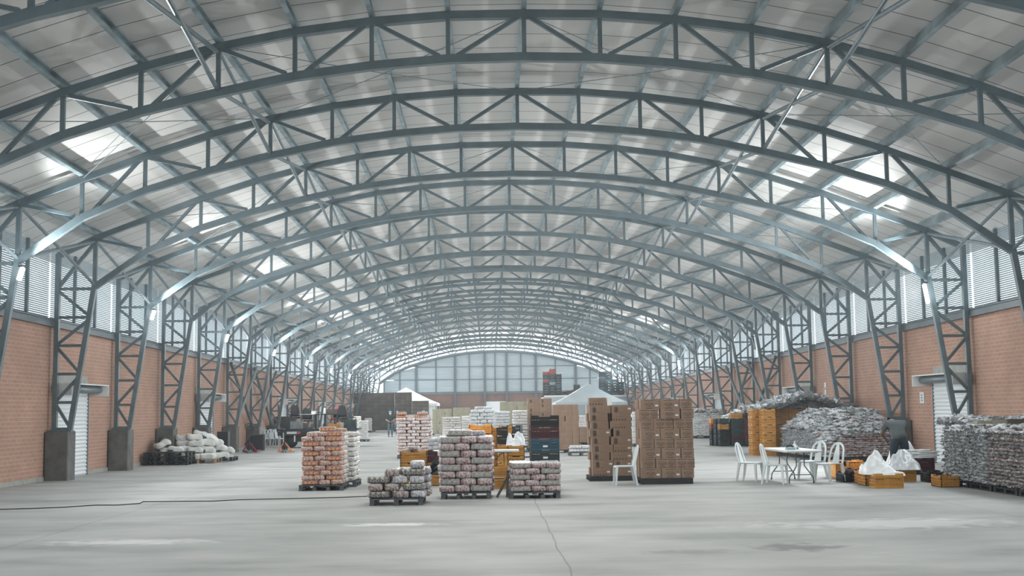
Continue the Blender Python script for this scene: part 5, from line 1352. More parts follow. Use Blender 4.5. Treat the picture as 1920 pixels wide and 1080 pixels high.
SPOT = [ # px, py (centre), Y, rz, seed, ry
 (296, 853, 43.4, 0.1, 0, 0.0), (293, 834, 43.5, 0.5, 0, -0.35), (316, 847, 43.5, -0.1, 1, 0.1), (330, 845, 43.4, 0.2, 1, 0.2), (340, 860, 43.3, 1.2, 2, 0.7), (304, 861, 43.2, 0.0, 4, 0),
 (362, 858, 43.9, 0.05, 2, 0), (390, 857, 43.9, -0.1, 3, 0), (415, 855, 44.3, 0.3, 5, 0), (423, 858, 45.8, 0.9, 4, 0),
 (350, 843, 44.3, 0.2, 4, 0), (366, 845, 44.2, 0.0, 3, 0), (389, 844, 44.4, 0.3, 1, 0.15), (411, 842, 44.9, -0.2, 5, 0), (425, 846, 45.6, 0.1, 0, 0),
 (346, 833, 44.6, 0.1, 5, 0), (368, 833, 44.3, 0.0, 2, 0), (388, 831, 44.5, 0.2, 4, 0.1), (404, 830, 45.0, 0.1, 3, 0.1), 
 (344, 823, 44.8, 0.2, 0, 0.1), (364, 821, 44.6, 0.4, 3, 0.1), (388, 822, 44.9, 0.6, 4, 0.5), (378, 816, 44.9, 0.1, 5, 0.3), (400, 826, 44.9, -0.5, 3, 0.6)]
for k, (px, py, Y, rz, sd, ry) in enumerate(SPOT):
    x, z = W(px, py, Y); x = max(x, -12.0)
    o = link('white_sack', SKM[sd]); o.location = (x, Y, z + 0.02); o.rotation_euler = (jit(.1), ry, rz); s_ = 0.86; o.scale = (s_, s_, 1.0)
    lvl = 'on the floor-level' if py > 852 else ('in the second' if py > 840 else ('in the third' if py > 828 else 'in the top'))
    tag(o, '%s sack, %s layer, %s from left, heap by the wall' % ('white blue-marked' if sd < 3 else 'plain white', lvl, ORD[sorted(SPOT, key=lambda q: q[0]).index(SPOT[k])]), 'sack', GS_)
mb = MB(); mb.lathe([(0.30, 0), (0.33, 0.05), (0.33, 0.16), (0.27, 0.20)], 20); o = mb.build('tyre', BLACKP, smooth=True); o.location = (-12.15, 43.9, 0.62); o.rotation_euler = (0, PI/2 - 0.15, 0)
tag(o, 'black tyre leaning on the left wall behind the white sacks', 'tyre')
mb = MB(); mb.box(-0.2, 0.2, -0.2, 0.2, 0, 1.05); tag(mb.build('black_bin', BLACKP, loc=(-10.55, 46.6, 0)), 'black bin standing behind the right end of the white sacks', 'bin')
# ------------------------------------------------------------------ pallet trucks
def pallet_truck(px, py, col, label):
    x, y = G(px, py); t = thing('pallet_truck', label, 'pallet truck', (x, y + 0.2, 0), 0.0, 'pallet trucks')
    m = mat('truck_' + col, {'red': (0.22, 0.02, 0.035), 'orange': (0.72, 0.27, 0.08)}[col], 0.4, 0, 0.1, 6)
    for s in (-1, 1):
        mb = MB(); mb.box(min(s*0.13, s*0.29), max(s*0.13, s*0.29), 0.12, 1.35, 0.05, 0.10); mb.build('fork', m, t)
        mb = MB(); mb.bar((s*0.03, -0.02, 0.42), (s*0.30, 0.08, 0.07), 0.05, 0.05); mb.bar((s*0.30, 0.05, 0.055), (s*0.10, 0.05, 0.055), 0.04, 0.05); mb.build('side_brace', m, t)
        mb = MB(); mb.tube([(s*0.035, -0.05, 0.08), (s*0.085, -0.05, 0.08)], 0.08, 14); mb.build('wheel', GALV, t, True)
    mb = MB(); mb.box(-0.12, 0.12, 0.0, 0.10, 0.10, 0.40); mb.tube([(0, -0.02, 0.12), (0, -0.02, 0.46)], 0.045, 10); mb.build('pump_body', DARKM, t)
    mb = MB(); mb.tube([(0, -0.04, 0.42), (0, -0.08, 0.98)], 0.02, 8); mb.build('steering_shaft', DARKM, t)
    mb = MB(); pts = []
    for k in range(17):
        a = 2*PI*k/16; r = 1.0; pts.append((0.19*math.sin(a)*(1 - 0.35*(math.cos(a) < 0)*abs(math.cos(a))), -0.09, 1.12 + 0.15*math.cos(a)))
    mb.tube(pts, 0.016, 6, False); mb.build('handle_loop', DARKM, t)
    return t
pallet_truck(466, 850, 'red', 'dark red pallet truck with black loop handle near the left wall')
pallet_truck(532, 849, 'orange', 'orange pallet truck with black loop handle before the loaded trailer')
# black covered shape behind the red truck and boards
x, y = G(470, 846)
mb = MB(); s8 = [(-0.42, 0.30), (-0.12, 0.68), (0.42, 0.74), (0.42, 0.0), (-0.20, 0.0)]
mb.add([(a, 0, b_) for a, b_ in s8] + [(a, 0.5, b_) for a, b_ in s8], [tuple(range(5))[::-1], tuple(range(5, 10))] + [(k, (k+1) % 5, 5+(k+1) % 5, 5+k) for k in range(5)])
tag(mb.build('black_container', BLACKP, loc=(x, y + 0.7, 0)), 'angular black tub standing behind the dark red pallet truck', 'tub')
for k in range(4):
    x, y = G(487 + k*2.6, 842 - k*2); mb = MB(); mb.box(-0.03, 0.03, 0, 0.3, 0, 1.05 - 0.05*k); tag(mb.build('grey_board', CONCL, loc=(x, y, 0)), 'grey board standing upright beside the white chairs, %s from left' % ORD[k], 'board', 'boards by the left wall')

# ------------------------------------------------------------------ loaded trailer on the left
TYr = 61.0
def wx_(px): return W(px, 800, TYr)[0]
tr = thing('flatbed_trailer', 'black flatbed trailer loaded with office furniture along the left wall', 'trailer', (wx_(530), TYr, 0))
L_ = wx_(672) - wx_(520)
mb = MB(); mb.box(-0.3, L_ - 0.3, 0, 2.0, 0.82, 0.92); mb.build('deck', DARKM, tr)
mb = MB(); mb.box(-0.25, L_ - 0.35, 0.0, 0.06, 0.60, 0.81); mb.build('side_rail', BLACKP, tr)
mb = MB(); mb.box(0.1, L_ - 0.6, 0.2, 1.9, 0.30, 0.60); mb.build('chassis', BLACKP, tr)
mb = MB(); mb.box(0.20, 0.68, -0.02, -0.001, 0.68, 0.79); mb.build('number_plate', LBL, tr)
mb = MB(); mb.box(0.70, 0.86, -0.02, -0.001, 0.68, 0.79); mb.build('tail_light', mat('tail_red', (0.5, 0.07, 0.09), 0.3), tr)
for xx in (0.35, 1.35, 2.4):
    mb = MB(); mb.tube([(xx, 0.15, 0.34), (xx, 0.40, 0.34)], 0.335, 20); mb.build('wheel', BLACKP, tr, True)
mb = MB(); mb.box(0.02, 0.07, -0.03, 0.0, 0.25, 0.75); mb.box(0.55, 0.62, -0.03, 0.0, 0.30, 0.60); mb.build('reflector_strip', LBL, tr)
dz = 0.922
def ond(px, dy=0.5): return (wx_(px), TYr + dy, dz)
mb = MB(); mb.box(-0.25, 0.25, -0.2, 0.2, 0, 0.55); tag(mb.build('dark_cabinet', mat('cabinet_dark', (0.05, 0.055, 0.055), 0.6), loc=ond(540, 0.9)), 'dark cabinet at the left end of the trailer deck', 'cabinet')
mb = MB(); mb.box(-0.28, 0.28, -0.2, 0.2, 0, 0.34); mb.box(-0.29, 0.29, -0.21, 0.21, 0.34, 0.37); tag(mb.build('grey_bin', mat('bin_grey', (0.22, 0.25, 0.25), 0.6, 0, 0.2, 5), loc=ond(554, 0.35)), 'grey plastic bin with lid on the trailer deck', 'bin')
def office_chair(px, dy, z, label, flip=False, seatm=None):
    t = thing('office_chair', label, 'chair', (wx_(px), TYr + dy, z), 0.4 if not flip else -0.5, 'office chairs on the trailer')
    seatm = seatm or BLACKP
    mb = MB(); mb.lathe([(0.22, 0.0), (0.24, 0.03), (0.22, 0.08)], 16, (0, 0, 0.40)); mb.build('seat', seatm, t, True)
    mb = MB(); vs = []; fs = []
    for i in range(6):
        for j in range(6):
            u, v = i/5*2-1, j/5; vs.append((u*0.24*(1 - 0.35*v*v), 0.22 + 0.06*v - 0.06*u*u, 0.50 + 0.55*v)); 
    vs += [(a, b_ + 0.05, c) for a, b_, c in vs]
    for i in range(5):
        for j in range(5): a = i*6+j; fs += [(a, a+1, a+7, a+6), (a+36, a+42, a+43, a+37)]
    eg = [i*6 for i in range(6)] + [30+j for j in range(1, 6)] + [i*6+5 for i in range(4, -1, -1)] + [j for j in range(4, 0, -1)]
    for k in range(len(eg)): a, b_ = eg[k], eg[(k+1) % len(eg)]; fs.append((a, b_, b_+36, a+36))
    mb.add(vs, fs); mb.build('backrest', seatm, t, True)
    mb = MB(); mb.tube([(0, 0, 0.08), (0, 0, 0.41)], 0.03, 8); mb.build('gas_lift', GALV, t)
    for k in range(5):
        a = 2*PI*k/5; mb = MB(); mb.bar((0, 0, 0.09), (0.27*math.cos(a), 0.27*math.sin(a), 0.06), 0.04, 0.03); mb.tube([(0.27*math.cos(a), 0.27*math.sin(a)-0.012, 0.03), (0.27*math.cos(a), 0.27*math.sin(a)+0.012, 0.03)], 0.028, 8); mb.build('foot', BLACKP, t)
    return t
office_chair(549, 1.0, dz + 0.10, 'black office chair high on the cabinet at the left of the trailer')
office_chair(624, 0.9, dz, 'office chair with dark red back on the trailer deck', True, mat('seat_red', (0.28, 0.03, 0.045), 0.6))
office_chair(641, 0.6, dz + 0.05, 'black office chair at the right of the dark desk on the trailer', False)
office_chair(575, 0.5, dz - 0.05, 'black chair under the white table top on the trailer')
t = thing('work_table', 'white-topped table with thin legs on the trailer deck', 'table', ond(573, 0.8))
mb = MB(); mb.box(-0.42, 0.38, -0.25, 0.25, 0.68, 0.71); mb.build('tabletop', TTOP, t)
for sx in (-0.3, 0.2):
    mb = MB(); mb.tube([(sx, -0.2, 0), (sx + 0.04, -0.2, 0.68)], 0.015, 6); mb.build('leg', GALV, t)
t = thing('dark_desk', 'long dark desk with drawers on the trailer deck', 'desk', ond(610, 0.9))
mb = MB(); mb.box(-0.62, 0.62, -0.3, 0.3, 0.66, 0.71); mb.build('desktop', DARKM, t)
for sx in (-0.55, -0.1, 0.5): mb = MB(); mb.box(sx-0.05, sx+0.05, -0.28, 0.28, 0, 0.66); mb.build('panel', DARKM, t)
for nm, px, w_, h_, m, lab in (('white_box', 584, 0.22, 0.15, LBL, 'small white box on the white-topped table on the trailer'), ('white_canister', 605, 0.11, 0.26, WPL, 'tall white canister standing on the dark desk')):
    mb = MB(); mb.box(-w_/2, w_/2, -0.1, 0.1, 0, h_); 
    if nm == 'white_canister': mb = MB(); mb.lathe([(0.055, 0), (0.06, 0.02), (0.06, 0.24), (0.03, 0.27), (0.03, 0.30)], 12)
    tag(mb.build(nm, m, loc=(wx_(px), TYr + 0.8, dz + 0.712)), lab, 'container')
mb = MB(); mb.box(-0.34, 0.34, -0.2, 0.2, 0, 0.22); tag(mb.build('long_carton', CARDD, loc=(wx_(620), TYr + 1.0, dz + 0.712)), 'brown long carton on top of the dark desk', 'carton')
crate('yellow', wx_(626), TYr + 0.2, dz, 'amber crate under the chairs on the trailer deck', 'crates on the trailer', 'n')
mb = MB(); mb.box(-0.16, 0.16, -0.15, 0.15, 0, 0.28); tag(mb.build('beige_box', mat('beige', (0.42, 0.36, 0.29), 0.7), loc=ond(637, 0.25)), 'beige box at the right end of the trailer deck', 'box')
t = thing('generator', 'dark green boxy engine unit at the right end of the trailer', 'generator', ond(656, 0.6))
mb = MB(); mb.box(-0.30, 0.26, -0.25, 0.25, 0.05, 0.42); mb.box(-0.33, 0.30, -0.28, -0.25, 0.0, 0.08); hs = mb.build('housing', CRM['green'], t)
mb = MB(); mb.tube([(0.1, -0.26, 0.22), (0.1, -0.30, 0.22)], 0.12, 14); mb.build('fan_cover', BLACKP, hs)
mb = MB(); mb.tube([(-0.3, -0.25, 0.42), (-0.3, -0.25, 0.52), (0.25, -0.25, 0.52), (0.25, -0.25, 0.42)], 0.015, 6); mb.build('frame_tube', DARKM, t)
# wrapped loads at the end of the trailer
mload('white', 672, 690, 72.0, 9, 'load right of the trailer', 'bundles right of the trailer', ph=0.12, sides='R')
mload('brown', 663, 676, 74.0, 11, 'brownish load behind trailer end', 'bundles behind the trailer end', ph=0.12, sides='R')
mload('white', 684, 697, 104.0, 8, 'load against the dark wall', 'bundles against the dark wall', ph=0.13, sides='R')
mb = MB(); mb.box(-0.5, 0.5, 0, 0.5, 0, 1.5); tag(mb.build('dark_locker', mat('locker_brown', (0.06, 0.045, 0.038), 0.7), loc=(-11.9, 68.2, 0)), 'dark brown locker by the left wall behind the white chairs', 'locker')

# ------------------------------------------------------------------ tents, containers, crates far back
TENT = mat('tent_fabric', (0.78, 0.82, 0.82), 0.6, 0, 0.05, 1); TENTG = mat('tent_fabric_grey', (0.42, 0.48, 0.50), 0.6, 0, 0.05, 1)
def tent(cx, cy, hw, zc, zp, m, label, walls=True):
    t = thing('canopy_tent', label, 'tent', (cx, cy, 0), 0, 'canopy tents')
    mb = MB(); N = 8; vs = []; fs = []
    cr = [(-hw, -hw), (hw, -hw), (hw, hw), (-hw, hw)]
    for q in range(4):
        a, b_ = cr[q], cr[(q+1) % 4]; base = len(vs)
        for i in range(N+1):
            f = i/N; cz = zc + (zp-zc)*(f**1.15)
            vs.append((a[0]*(1-f), a[1]*(1-f), cz)); vs.append((b_[0]*(1-f), b_[1]*(1-f), cz))
        for i in range(N): fs.append((base+2*i, base+2*i+1, base+2*i+3, base+2*i+2))
        base = len(vs); vs += [(a[0], a[1], zc), (b_[0], b_[1], zc), (b_[0]*1.01, b_[1]*1.01, zc-0.25), (a[0]*1.01, a[1]*1.01, zc-0.25)]; fs.append((base, base+3, base+2, base+1))
    mb.add(vs, fs); o = mb.build('canopy', m, t); md = o.modifiers.new('s', 'SOLIDIFY'); md.thickness = 0.02
    for x, y in cr:
        mb = MB(); mb.tube([(x*0.98, y*0.98, 0), (x*0.98, y*0.98, zc)], 0.03, 8); mb.build('pole', WHITE, t)
    if walls:
        mb = MB(); n = 24; vs = []; fs = []
        for i in range(n+1):
            x = hw*0.2 + hw*0.75*i/n; y = -hw*0.98 + 0.03*math.sin(i*1.9); vs += [(x, y, 0.02), (x, y, zc-0.2)]
        for i in range(n): fs.append((2*i, 2*i+2, 2*i+3, 2*i+1))
        mb.add(vs, fs); o = mb.build('side_curtain', m, t); md = o.modifiers.new('s', 'SOLIDIFY'); md.thickness = 0.01
    return t
Yt = 106.0
hx = (W(1176, 750, Yt)[0] - W(1042, 750, Yt)[0])/2
tent((W(1176, 750, Yt)[0] + W(1042, 750, Yt)[0])/2, Yt + hx, hx, 2.28, 3.95, TENTG, 'grey-white canopy tent behind the plant-printed cartons, right of centre', False)
Xc = W(761, 728, 119)[0]; hx = W(820, 757, 116.2)[0] - Xc
tent(Xc, 119.2, hx, 2.42, 3.95, TENT, 'bright white canopy tent with side curtain behind the dark carton block')
CONT = mat('container_paint', (0.45, 0.50, 0.52), 0.5, 0, 0.06, 2)
def container(px0, px1, Y, h, label):
    x0_, x1_ = W(px0, 750, Y)[0], W(px1, 750, Y)[0]; t = thing('storage_container', label, 'container', ((x0_+x1_)/2, Y, 0), 0, 'storage containers'); hw = (x1_-x0_)/2
    mb = MB(); mb.box(-hw+0.08, hw-0.08, 0.05, 2.3, 0.1, h-0.05); mb.build('body_panel', CONT, t)
    mb = MB()
    for s in (-1, 1): mb.box(min(s*hw, s*(hw-0.14)), max(s*hw, s*(hw-0.14)), 0, 2.4, 0, h)
    mb.box(-hw, hw, 0, 2.4, h-0.16, h); mb.box(-hw, hw, 0, 2.4, 0, 0.14); mb.build('corner_frame', WHITE, t)
    return hw
Yc = 114.5
container(1017, 1100, Yc, 2.98, 'pale storage container behind the grey tent carrying the tall crates')
container(1124, 1196, Yc + 0.6, 2.95, 'pale storage container at the right behind the grey tent')
GC = 'crates stacked on the far containers'
for q, (px, cols) in enumerate(((1024.5, ['black', 'green', 'black', 'green', 'black', 'red', 'grey', 'green', 'red']), (1036.5, ['green', 'black', 'black', 'black', 'pale', 'teal', 'black', 'green', 'red', 'red']), (1047.5, ['black', 'green', 'black', 'teal', 'grey', 'green', 'black', 'black']))):
    for k, c in enumerate(cols): crate(c, W(px, 740, Yc)[0], Yc + 0.35, 2.985 + k*0.243, '%s crate, %s up, %s column on the left container' % (c, ORD[k], ORD[q]), GC)
for q, (px, n) in enumerate(((1131, 9), (1143, 9), (1155, 6), (1166, 5))):
    for k in range(n): crate(['black', 'green', 'teal', 'black'][(k + q) % 4], W(px, 740, Yc)[0], Yc + 0.9, 2.955 + k*0.243, 'dark crate, %s up, %s column on the right container' % (ORD[k], ORD[q]), GC)
mb = MB(); mb.box(-0.5, 0.5, 0, 0.8, 0, 0.42); mb.tube([(-0.9, 0.3, 0.15), (-0.3, 0.3, 0.25), (0.3, 0.3, 0.4)], 0.14, 10); mb.box(0.15, 0.75, 0, 0.7, 0.1, 0.95)
tag(mb.build('machine_part', mat('rust_dark', (0.035, 0.028, 0.026), 0.8, 0, 0.3, 4), loc=(W(1073, 730, Yc)[0], Yc + 0.3, 2.985)), 'dark lumpy machine parts on the left far container', 'machine')

# ------------------------------------------------------------------ cable, hose, signs
pts = [G(-40, 957), G(0, 956), G(60, 954.5), G(120, 952), G(160, 949.5), G(180, 948), G(220, 948), G(262, 945), G(268, 941.5), G(330, 941), G(400, 940.5), G(450, 938), G(560, 935.5), G(640, 933.5), G(690, 931.5), G(735, 930), G(800, 929)]
mb = MB(); mb.tube([(a, b_, 0.011) for a, b_ in pts], 0.010, 6); tag(mb.build('cable', BLACKP, smooth=True), 'black cable lying across the floor from the left edge to the dark pile', 'cable')
mb = MB(); x, z = 12.49, 0
s_y = 37.6
mb.box(-0.012, 0, -0.22, 0.22, -0.16, 0.16); 
sg = thing('wall_sign', 'small white notice on the brick left of the right-hand roller door', 'sign', (12.495, 37.9, 1.93))
mb = MB(); mb.box(-0.012, 0, -0.19, 0.19, -0.17, 0.17); mb.build('sign_plate', LBL, sg)
mb = MB()
for zz in (0.08, 0.0, -0.08): mb.box(-0.0135, -0.0125, -0.08, 0.08, zz-0.012, zz+0.012)
mb.build('printed_lines', INK, sg)
sg = thing('wall_sign', 'narrow white upright number sign on the brick above the large heap', 'sign', (12.495, 48.8, 2.25))
mb = MB(); mb.box(-0.012, 0, -0.13, 0.13, -0.38, 0.38); mb.build('sign_plate', LBL, sg)
mb = MB()
for zz in (0.14, -0.14): mb.box(-0.0135, -0.0125, -0.05, 0.05, zz-0.05, zz+0.05)
mb.build('printed_marks', INK, sg)

# ------------------------------------------------------------------ people
SKIN = mat('skin', (0.36, 0.20, 0.14), 0.55); SKIND = mat('skin_dark', (0.15, 0.085, 0.06), 0.5)
CAP = mat('hair_cap_blue', (0.10, 0.36, 0.47), 0.6); MASK = mat('face_mask', (0.80, 0.80, 0.78), 0.7)
SHG = mat('shirt_dark_green', (0.018, 0.035, 0.03), 0.85); JEAN = mat('jeans', (0.07, 0.125, 0.165), 0.85, 0, 0.2, 9); SHOE = mat('shoe', (0.03, 0.035, 0.045), 0.6)
SHM = mat('shirt_grey', (0.085, 0.10, 0.105), 0.9, 0, 0.12, 7); JND = mat('jeans_dark', (0.02, 0.04, 0.058), 0.85, 0, 0.15, 9); HAIR = mat('hair', (0.012, 0.011, 0.011), 0.7)
def skin(name, verts, edges, radii, m, parent, sub=2, root=0):
    me = bpy.data.meshes.new(name); me.from_pydata([tuple(v) for v in verts], edges, [])
    o = bpy.data.objects.new(name, me); COL.objects.link(o)
    md = o.modifiers.new('Skin', 'SKIN'); md.use_smooth_shade = True
    sv = me.skin_vertices[0].data if len(me.skin_vertices) else None
    for i, r in enumerate(radii):
        rr = r if isinstance(r, tuple) else (r, r); sv[i].radius = rr
        sv[i].use_root = (i == root)
    s2 = o.modifiers.new('Sub', 'SUBSURF'); s2.levels = sub; s2.render_levels = sub
    dg = bpy.context.evaluated_depsgraph_get(); nm = bpy.data.meshes.new_from_object(o.evaluated_get(dg))
    bpy.data.objects.remove(o); nm.materials.clear(); nm.materials.append(m)
    nm.polygons.foreach_set('use_smooth', [True]*len(nm.polygons))
    return link(name, nm, parent)
def lerp(a, b_, t): return tuple(a[i] + (b_[i]-a[i])*t for i in range(3))
def person(label, loc, rz, J, cap=True, mask=True, shirt=None, trousers=None, skinm=None, hairm=None, short=True, build=1.0):
    """J: joint positions, figure faces -y. keys pelvis chest neck head shl shr ell elr hal har hipl hipr knl knr anl anr"""
    skinm = skinm or SKIN; t = thing('person', label, 'person', loc, rz)
    V = []; E = []; R = []
    def add(p, r, prev=None):
        V.append(p); R.append(r)
        if prev is not None: E.append((prev, len(V)-1))
        return len(V)-1
    pe = add(J['pelvis'], (0.13*build, 0.10*build)); ab = add(lerp(J['pelvis'], J['chest'], .5), (0.095*build, 0.08*build), pe); ch_ = add(J['chest'], (0.10*build, 0.08*build), ab)
    nk = add(J['neck'], 0.058, ch_); hd0 = add(lerp(J['neck'], J['head'], .55), 0.062, nk); hd = add(J['head'], (0.078, 0.095), hd0); add(J['top'], 0.055, hd)
    hands = []
    for s in 'lr':
        sh = add(J['sh'+s], 0.045*build, ch_); el = add(J['el'+s], 0.042*build, sh); wr = add(J['ha'+s], 0.026, el)
        d = (Vector(J['ha'+s]) - Vector(J['el'+s])).normalized(); side = d.cross(Vector((0, 1, 0.2))).normalized(); up = side.cross(d)
        pm = add(tuple(Vector(J['ha'+s]) + d*0.05), (0.030, 0.018), wr)
        for f in range(4):
            b_ = Vector(J['ha'+s]) + d*0.09 + side*((f-1.5)*0.019); L_f = (0.062, 0.074, 0.070, 0.054)[f]
            a1 = add(tuple(b_), 0.0095, pm); a2 = add(tuple(b_ + d*L_f*0.55 - up*0.012), 0.0085, a1); add(tuple(b_ + d*L_f*0.9 - up*0.035), 0.007, a2)
        sgn = -1 if s == 'l' else 1
        a1 = add(tuple(Vector(J['ha'+s]) + d*0.035 + side*(0.032*sgn)), 0.011, pm); add(tuple(Vector(J['ha'+s]) + d*0.075 + side*(0.052*sgn) - up*0.01), 0.009, a1)
        hp = add(J['hip'+s], 0.088*build, pe); kn = add(J['kn'+s], 0.058, hp); an = add(J['an'+s], 0.04, kn); add((J['an'+s][0], J['an'+s][1] - 0.13, 0.035), 0.032, an)
    skin('body', V, E, R, skinm, t, 2)
    # trousers
    V = []; E = []; R = []
    pe = add(J['pelvis'], (0.150*build, 0.118*build)); add(lerp(J['pelvis'], J['chest'], .22), (0.145*build, 0.115*build), pe)
    for s in 'lr':
        hp = add(J['hip'+s], 0.105*build, pe); m1 = add(lerp(J['hip'+s], J['kn'+s], .5), 0.09*build, hp); kn = add(J['kn'+s], 0.073, m1); m2 = add(lerp(J['kn'+s], J['an'+s], .5), 0.064, kn); add(lerp(J['kn'+s], J['an'+s], .95), 0.056, m2)
    skin('trousers', V, E, R, trousers or JEAN, t, 2)
    V = []; E = []; R = []
    a0 = add(lerp(J['pelvis'], J['chest'], -0.38), (0.150*build, 0.128*build)); ab = add(lerp(J['pelvis'], J['chest'], .05), (0.160*build, 0.135*build), a0); mid = add(lerp(J['pelvis'], J['chest'], .55), (0.148*build, 0.12*build), ab); ch_ = add(J['chest'], (0.165*build, 0.125*build), mid); add(lerp(J['chest'], J['neck'], .65), 0.075, ch_)
    for s in 'lr':
        sh = add(J['sh'+s], 0.082*build, ch_); add(lerp(J['sh'+s], J['el'+s], .45), 0.066*build, sh); add(lerp(J['sh'+s], J['el'+s], .72), 0.062*build, len(V)-1)
    skin('shirt', V, E, R, shirt or SHG, t, 2)
    for s in 'lr':
        a = J['an'+s]; mb = MB(); mb.tube([(a[0], a[1]+0.07, 0.045), (a[0], a[1]+0.02, 0.055), (a[0], a[1]-0.09, 0.045), (a[0], a[1]-0.19, 0.03)], [0.035, 0.048, 0.044, 0.024], 10); mb.build('shoe', SHOE, t, True)
    hv = Vector(J['head']); tv = Vector(J['top']); ax = (tv - hv).normalized()
    fw = Vector(J.get('face', (0, -1, 0))).normalized(); fw = (fw - ax*fw.dot(ax)).normalized(); sd = ax.cross(fw)
    def ell(nm, c, r, m, zmin=-1.0, n=16, rows=9):
        mb = MB(); vs = []; fs = []
        for i in range(rows):
            ph_ = math.asin(zmin) + (PI/2 - math.asin(zmin))*i/(rows-1) if zmin > -1 else -PI/2 + PI*i/(rows-1)
            for k in range(n):
                a = 2*PI*k/n; vs.append(c + sd*(r[0]*math.cos(ph_)*math.cos(a)) + fw*(r[1]*math.cos(ph_)*math.sin(a)) + ax*(r[2]*math.sin(ph_)))
        for i in range(rows-1):
            for k in range(n): fs.append((i*n+k, i*n+(k+1) % n, (i+1)*n+(k+1) % n, (i+1)*n+k))
        mb.add(vs, fs); return mb.build(nm, m, t, True)
    if cap: ell('hair_cap', hv + ax*0.03 - fw*0.012, (0.105, 0.122, 0.115), CAP, -0.05)
    else: ell('hair', hv + ax*0.012 - fw*0.012, (0.092, 0.112, 0.105), hairm or HAIR, -0.15)
    for q in (-1, 1):
        mb = MB(); c = hv + fw*0.088 + sd*(0.031*q) + ax*0.0; mb.lathe([(0.001, -0.008), (0.010, 0), (0.001, 0.008)], 8, tuple(c)); mb.build('eye', HAIR, t)
        mb = MB(); c = hv + sd*(0.083*q) - ax*0.012; mb.tube([c - ax*0.025, c, c + ax*0.028], [0.008, 0.017, 0.010], 8); mb.build('ear', skinm, t, True)
    if mask:
        ell('face_mask', hv + fw*0.045 - ax*0.05, (0.062, 0.062, 0.05), MASK)
    else:
        c = hv + fw*0.095 - ax*0.02; mb = MB(); mb.tube([c + ax*0.03 - fw*0.01, c + fw*0.012 - ax*0.005, c - ax*0.018 - fw*0.008], [0.008, 0.014, 0.009], 8); mb.build('nose', skinm, t, True)
        c = hv + fw*0.088 - ax*0.058; mb = MB(); mb.tube([c - sd*0.022, c + fw*0.004, c + sd*0.022], [0.003, 0.007, 0.003], 6); mb.build('mouth', mat('lips', (0.25, 0.09, 0.08), 0.5), t, True)
    return t
def standing(hands='front', step=0.0):
    J = dict(pelvis=(0, 0, 0.95), chest=(0, 0.0, 1.28), neck=(0, 0.0, 1.46), head=(0, -0.01, 1.60), top=(0, -0.01, 1.69), shl=(-0.185, 0, 1.40), shr=(0.185, 0, 1.40),
             hipl=(-0.095, 0, 0.90), hipr=(0.095, 0, 0.90), knl=(-0.10, -0.03 - step, 0.50), knr=(0.10, -0.02 + step*0.3, 0.50), anl=(-0.11, 0.0 - step*1.2, 0.09), anr=(0.11, 0.02 + step, 0.09))
    if hands == 'front': J.update(ell=(-0.28, 0.03, 1.13), elr=(0.27, 0.03, 1.13), hal=(-0.10, -0.20, 1.05), har=(0.10, -0.22, 1.03))
    else: J.update(ell=(-0.25, 0.03, 1.12), elr=(0.25, 0.03, 1.12), hal=(-0.27, -0.05, 0.87), har=(0.27, -0.05, 0.87))
    return J
xq, yq2 = G(732, 819.5); person('person in dark green shirt, jeans, blue hair cap and white mask, walking hands together', (xq, yq2, 0), 0.05, standing('front', 0.10))
xq, yq2 = G(743, 815); person('person in dark green shirt, blue hair cap and mask, half hidden behind the walking one', (xq + 0.1, yq2, 0), 0.2, standing('down', 0.12))
person('person in dark clothes with white mask standing behind the maroon and white load', (W(749, 780, 90)[0], 90, -0.0), 0.0, standing('down'), cap=False)
person('person in dark shirt with blue hair cap and mask, turned left behind the load', (W(794, 780, 84)[0], 84, 0.0), -1.1, standing('front'))
Js = dict(pelvis=(0, 0, 0.10), chest=(0, -0.06, 0.42), neck=(0, -0.09, 0.58), head=(0, -0.12, 0.70), top=(0, -0.13, 0.79), shl=(-0.185, -0.05, 0.53), shr=(0.185, -0.05, 0.53), ell=(-0.25, -0.12, 0.28), elr=(0.25, -0.12, 0.28), hal=(-0.12, -0.33, 0.25), har=(0.12, -0.33, 0.25),
          hipl=(-0.10, -0.02, 0.09), hipr=(0.10, -0.02, 0.09), knl=(-0.14, -0.42, 0.12), knr=(0.14, -0.42, 0.12), anl=(-0.14, -0.48, -0.30), anr=(0.14, -0.48, -0.30))
# seated person on the trailer edge: shift the ankles down to the deck
person('person in dark clothes with blue hair cap behind the right end of the trailer', (W(646, 780, 64.2)[0], 64.2, 0), 0.9, standing('front'), mask=False)
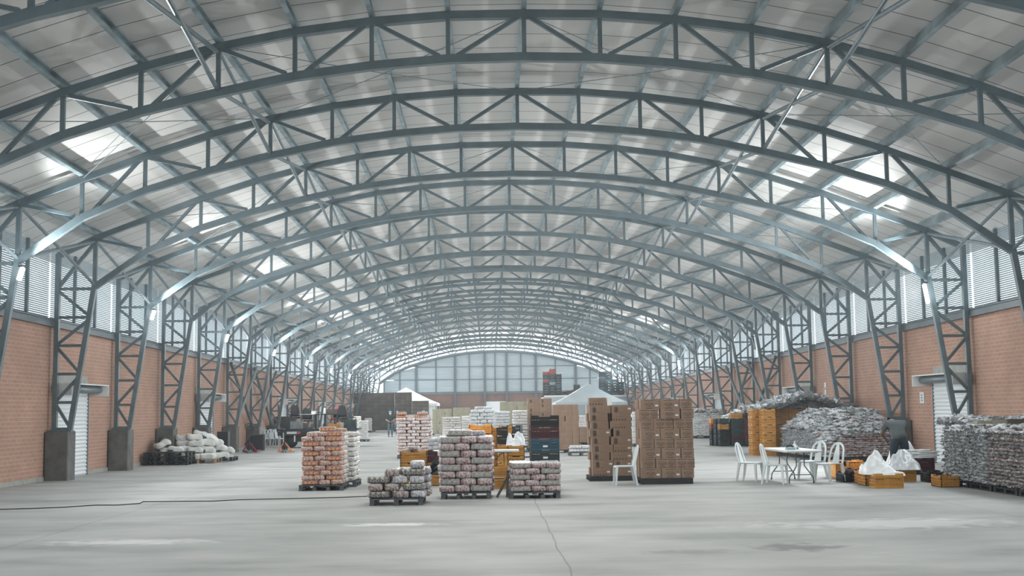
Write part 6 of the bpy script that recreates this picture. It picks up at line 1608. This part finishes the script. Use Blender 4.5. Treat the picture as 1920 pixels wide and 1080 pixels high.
# bending man seen from behind
Jm = dict(pelvis=(0, 0.02, 0.93), chest=(0.01, -0.16, 1.20), neck=(0.03, -0.32, 1.32), head=(0.05, -0.43, 1.30), top=(0.06, -0.50, 1.25), face=(0.0, -0.45, -1),
          shl=(-0.20, -0.24, 1.25), shr=(0.21, -0.24, 1.25), ell=(-0.30, -0.34, 0.98), elr=(0.36, -0.25, 1.00), hal=(-0.20, -0.52, 0.84), har=(0.22, -0.33, 0.86),
          hipl=(-0.11, 0.02, 0.88), hipr=(0.11, 0.02, 0.88), knl=(-0.17, -0.03, 0.48), knr=(0.16, -0.02, 0.48), anl=(-0.20, 0.04, 0.09), anr=(0.18, 0.04, 0.09))
person('person seen from behind bending forward, grey t-shirt and dark jeans, between the crates', (W(1685, 850, 31.0)[0] + 0.02, 31.0, 0), PI + 0.0, Jm, cap=False, mask=False, shirt=SHM, trousers=JND, skinm=SKIND, build=1.34)

# ------------------------------------------------------------------ the uncounted rest: far or hidden repeats as one object each
def to_stuff(name, sel, label, cat, lim):
    cp = Vector((CX, 0, CH)); obs = [o for o in COL.objects if o.parent is None and o.name.split('.')[0] == name]
    front = [o for o in obs if not sel(o)]; rest = [o for o in obs if sel(o)]
    front.sort(key=lambda o: (o.location - cp).length); rest += front[lim:]
    if not rest: return
    sp_ = Soup(); bpy.context.view_layer.update()
    for o in rest:
        for q in [o] + list(o.children_recursive):
            if q.type == 'MESH': sp_.put(q.data, q.matrix_world)
    for o in rest:
        for q in list(o.children_recursive): bpy.data.objects.remove(q)
        bpy.data.objects.remove(o)
    sp_.done(name + 's', label, cat)
to_stuff('food_bundle', lambda o: o['label'].startswith('inner') or (o['label'].find('rear load behind orange') > 0 and 'side' not in o['label'] and 'tenth' not in o['label']), 'remaining wrapped food bundles in the farther and hidden parts of the loads', 'food bundles', 300)
to_stuff('carton', lambda o: 'plain rear' in o['label'] or o['label'].startswith('rear carton') or 'plain side' in o['label'], 'remaining brown cartons in the farthest and hidden parts of the stacks', 'cartons', 300)

# ------------------------------------------------------------------ light dust haze in the hall air
hz = bpy.data.materials.new('dust_haze'); hz.use_nodes = True; nt = hz.node_tree; nt.nodes.clear()
vs_ = _n(nt, 'ShaderNodeVolumeScatter'); vs_.inputs['Density'].default_value = 0.0013; vs_.inputs['Anisotropy'].default_value = 0.2; vs_.inputs['Color'].default_value = (0.86, 0.95, 1.0, 1)
o_ = _n(nt, 'ShaderNodeOutputMaterial'); nt.links.new(vs_.outputs[0], o_.inputs['Volume'])
mb = MB(); mb.box(-12.3, 12.3, 2.0, 122.3, 0.02, 9.3); tag(mb.build('haze', hz), 'thin dust haze filling the air of the hall', 'haze', None, 'stuff')
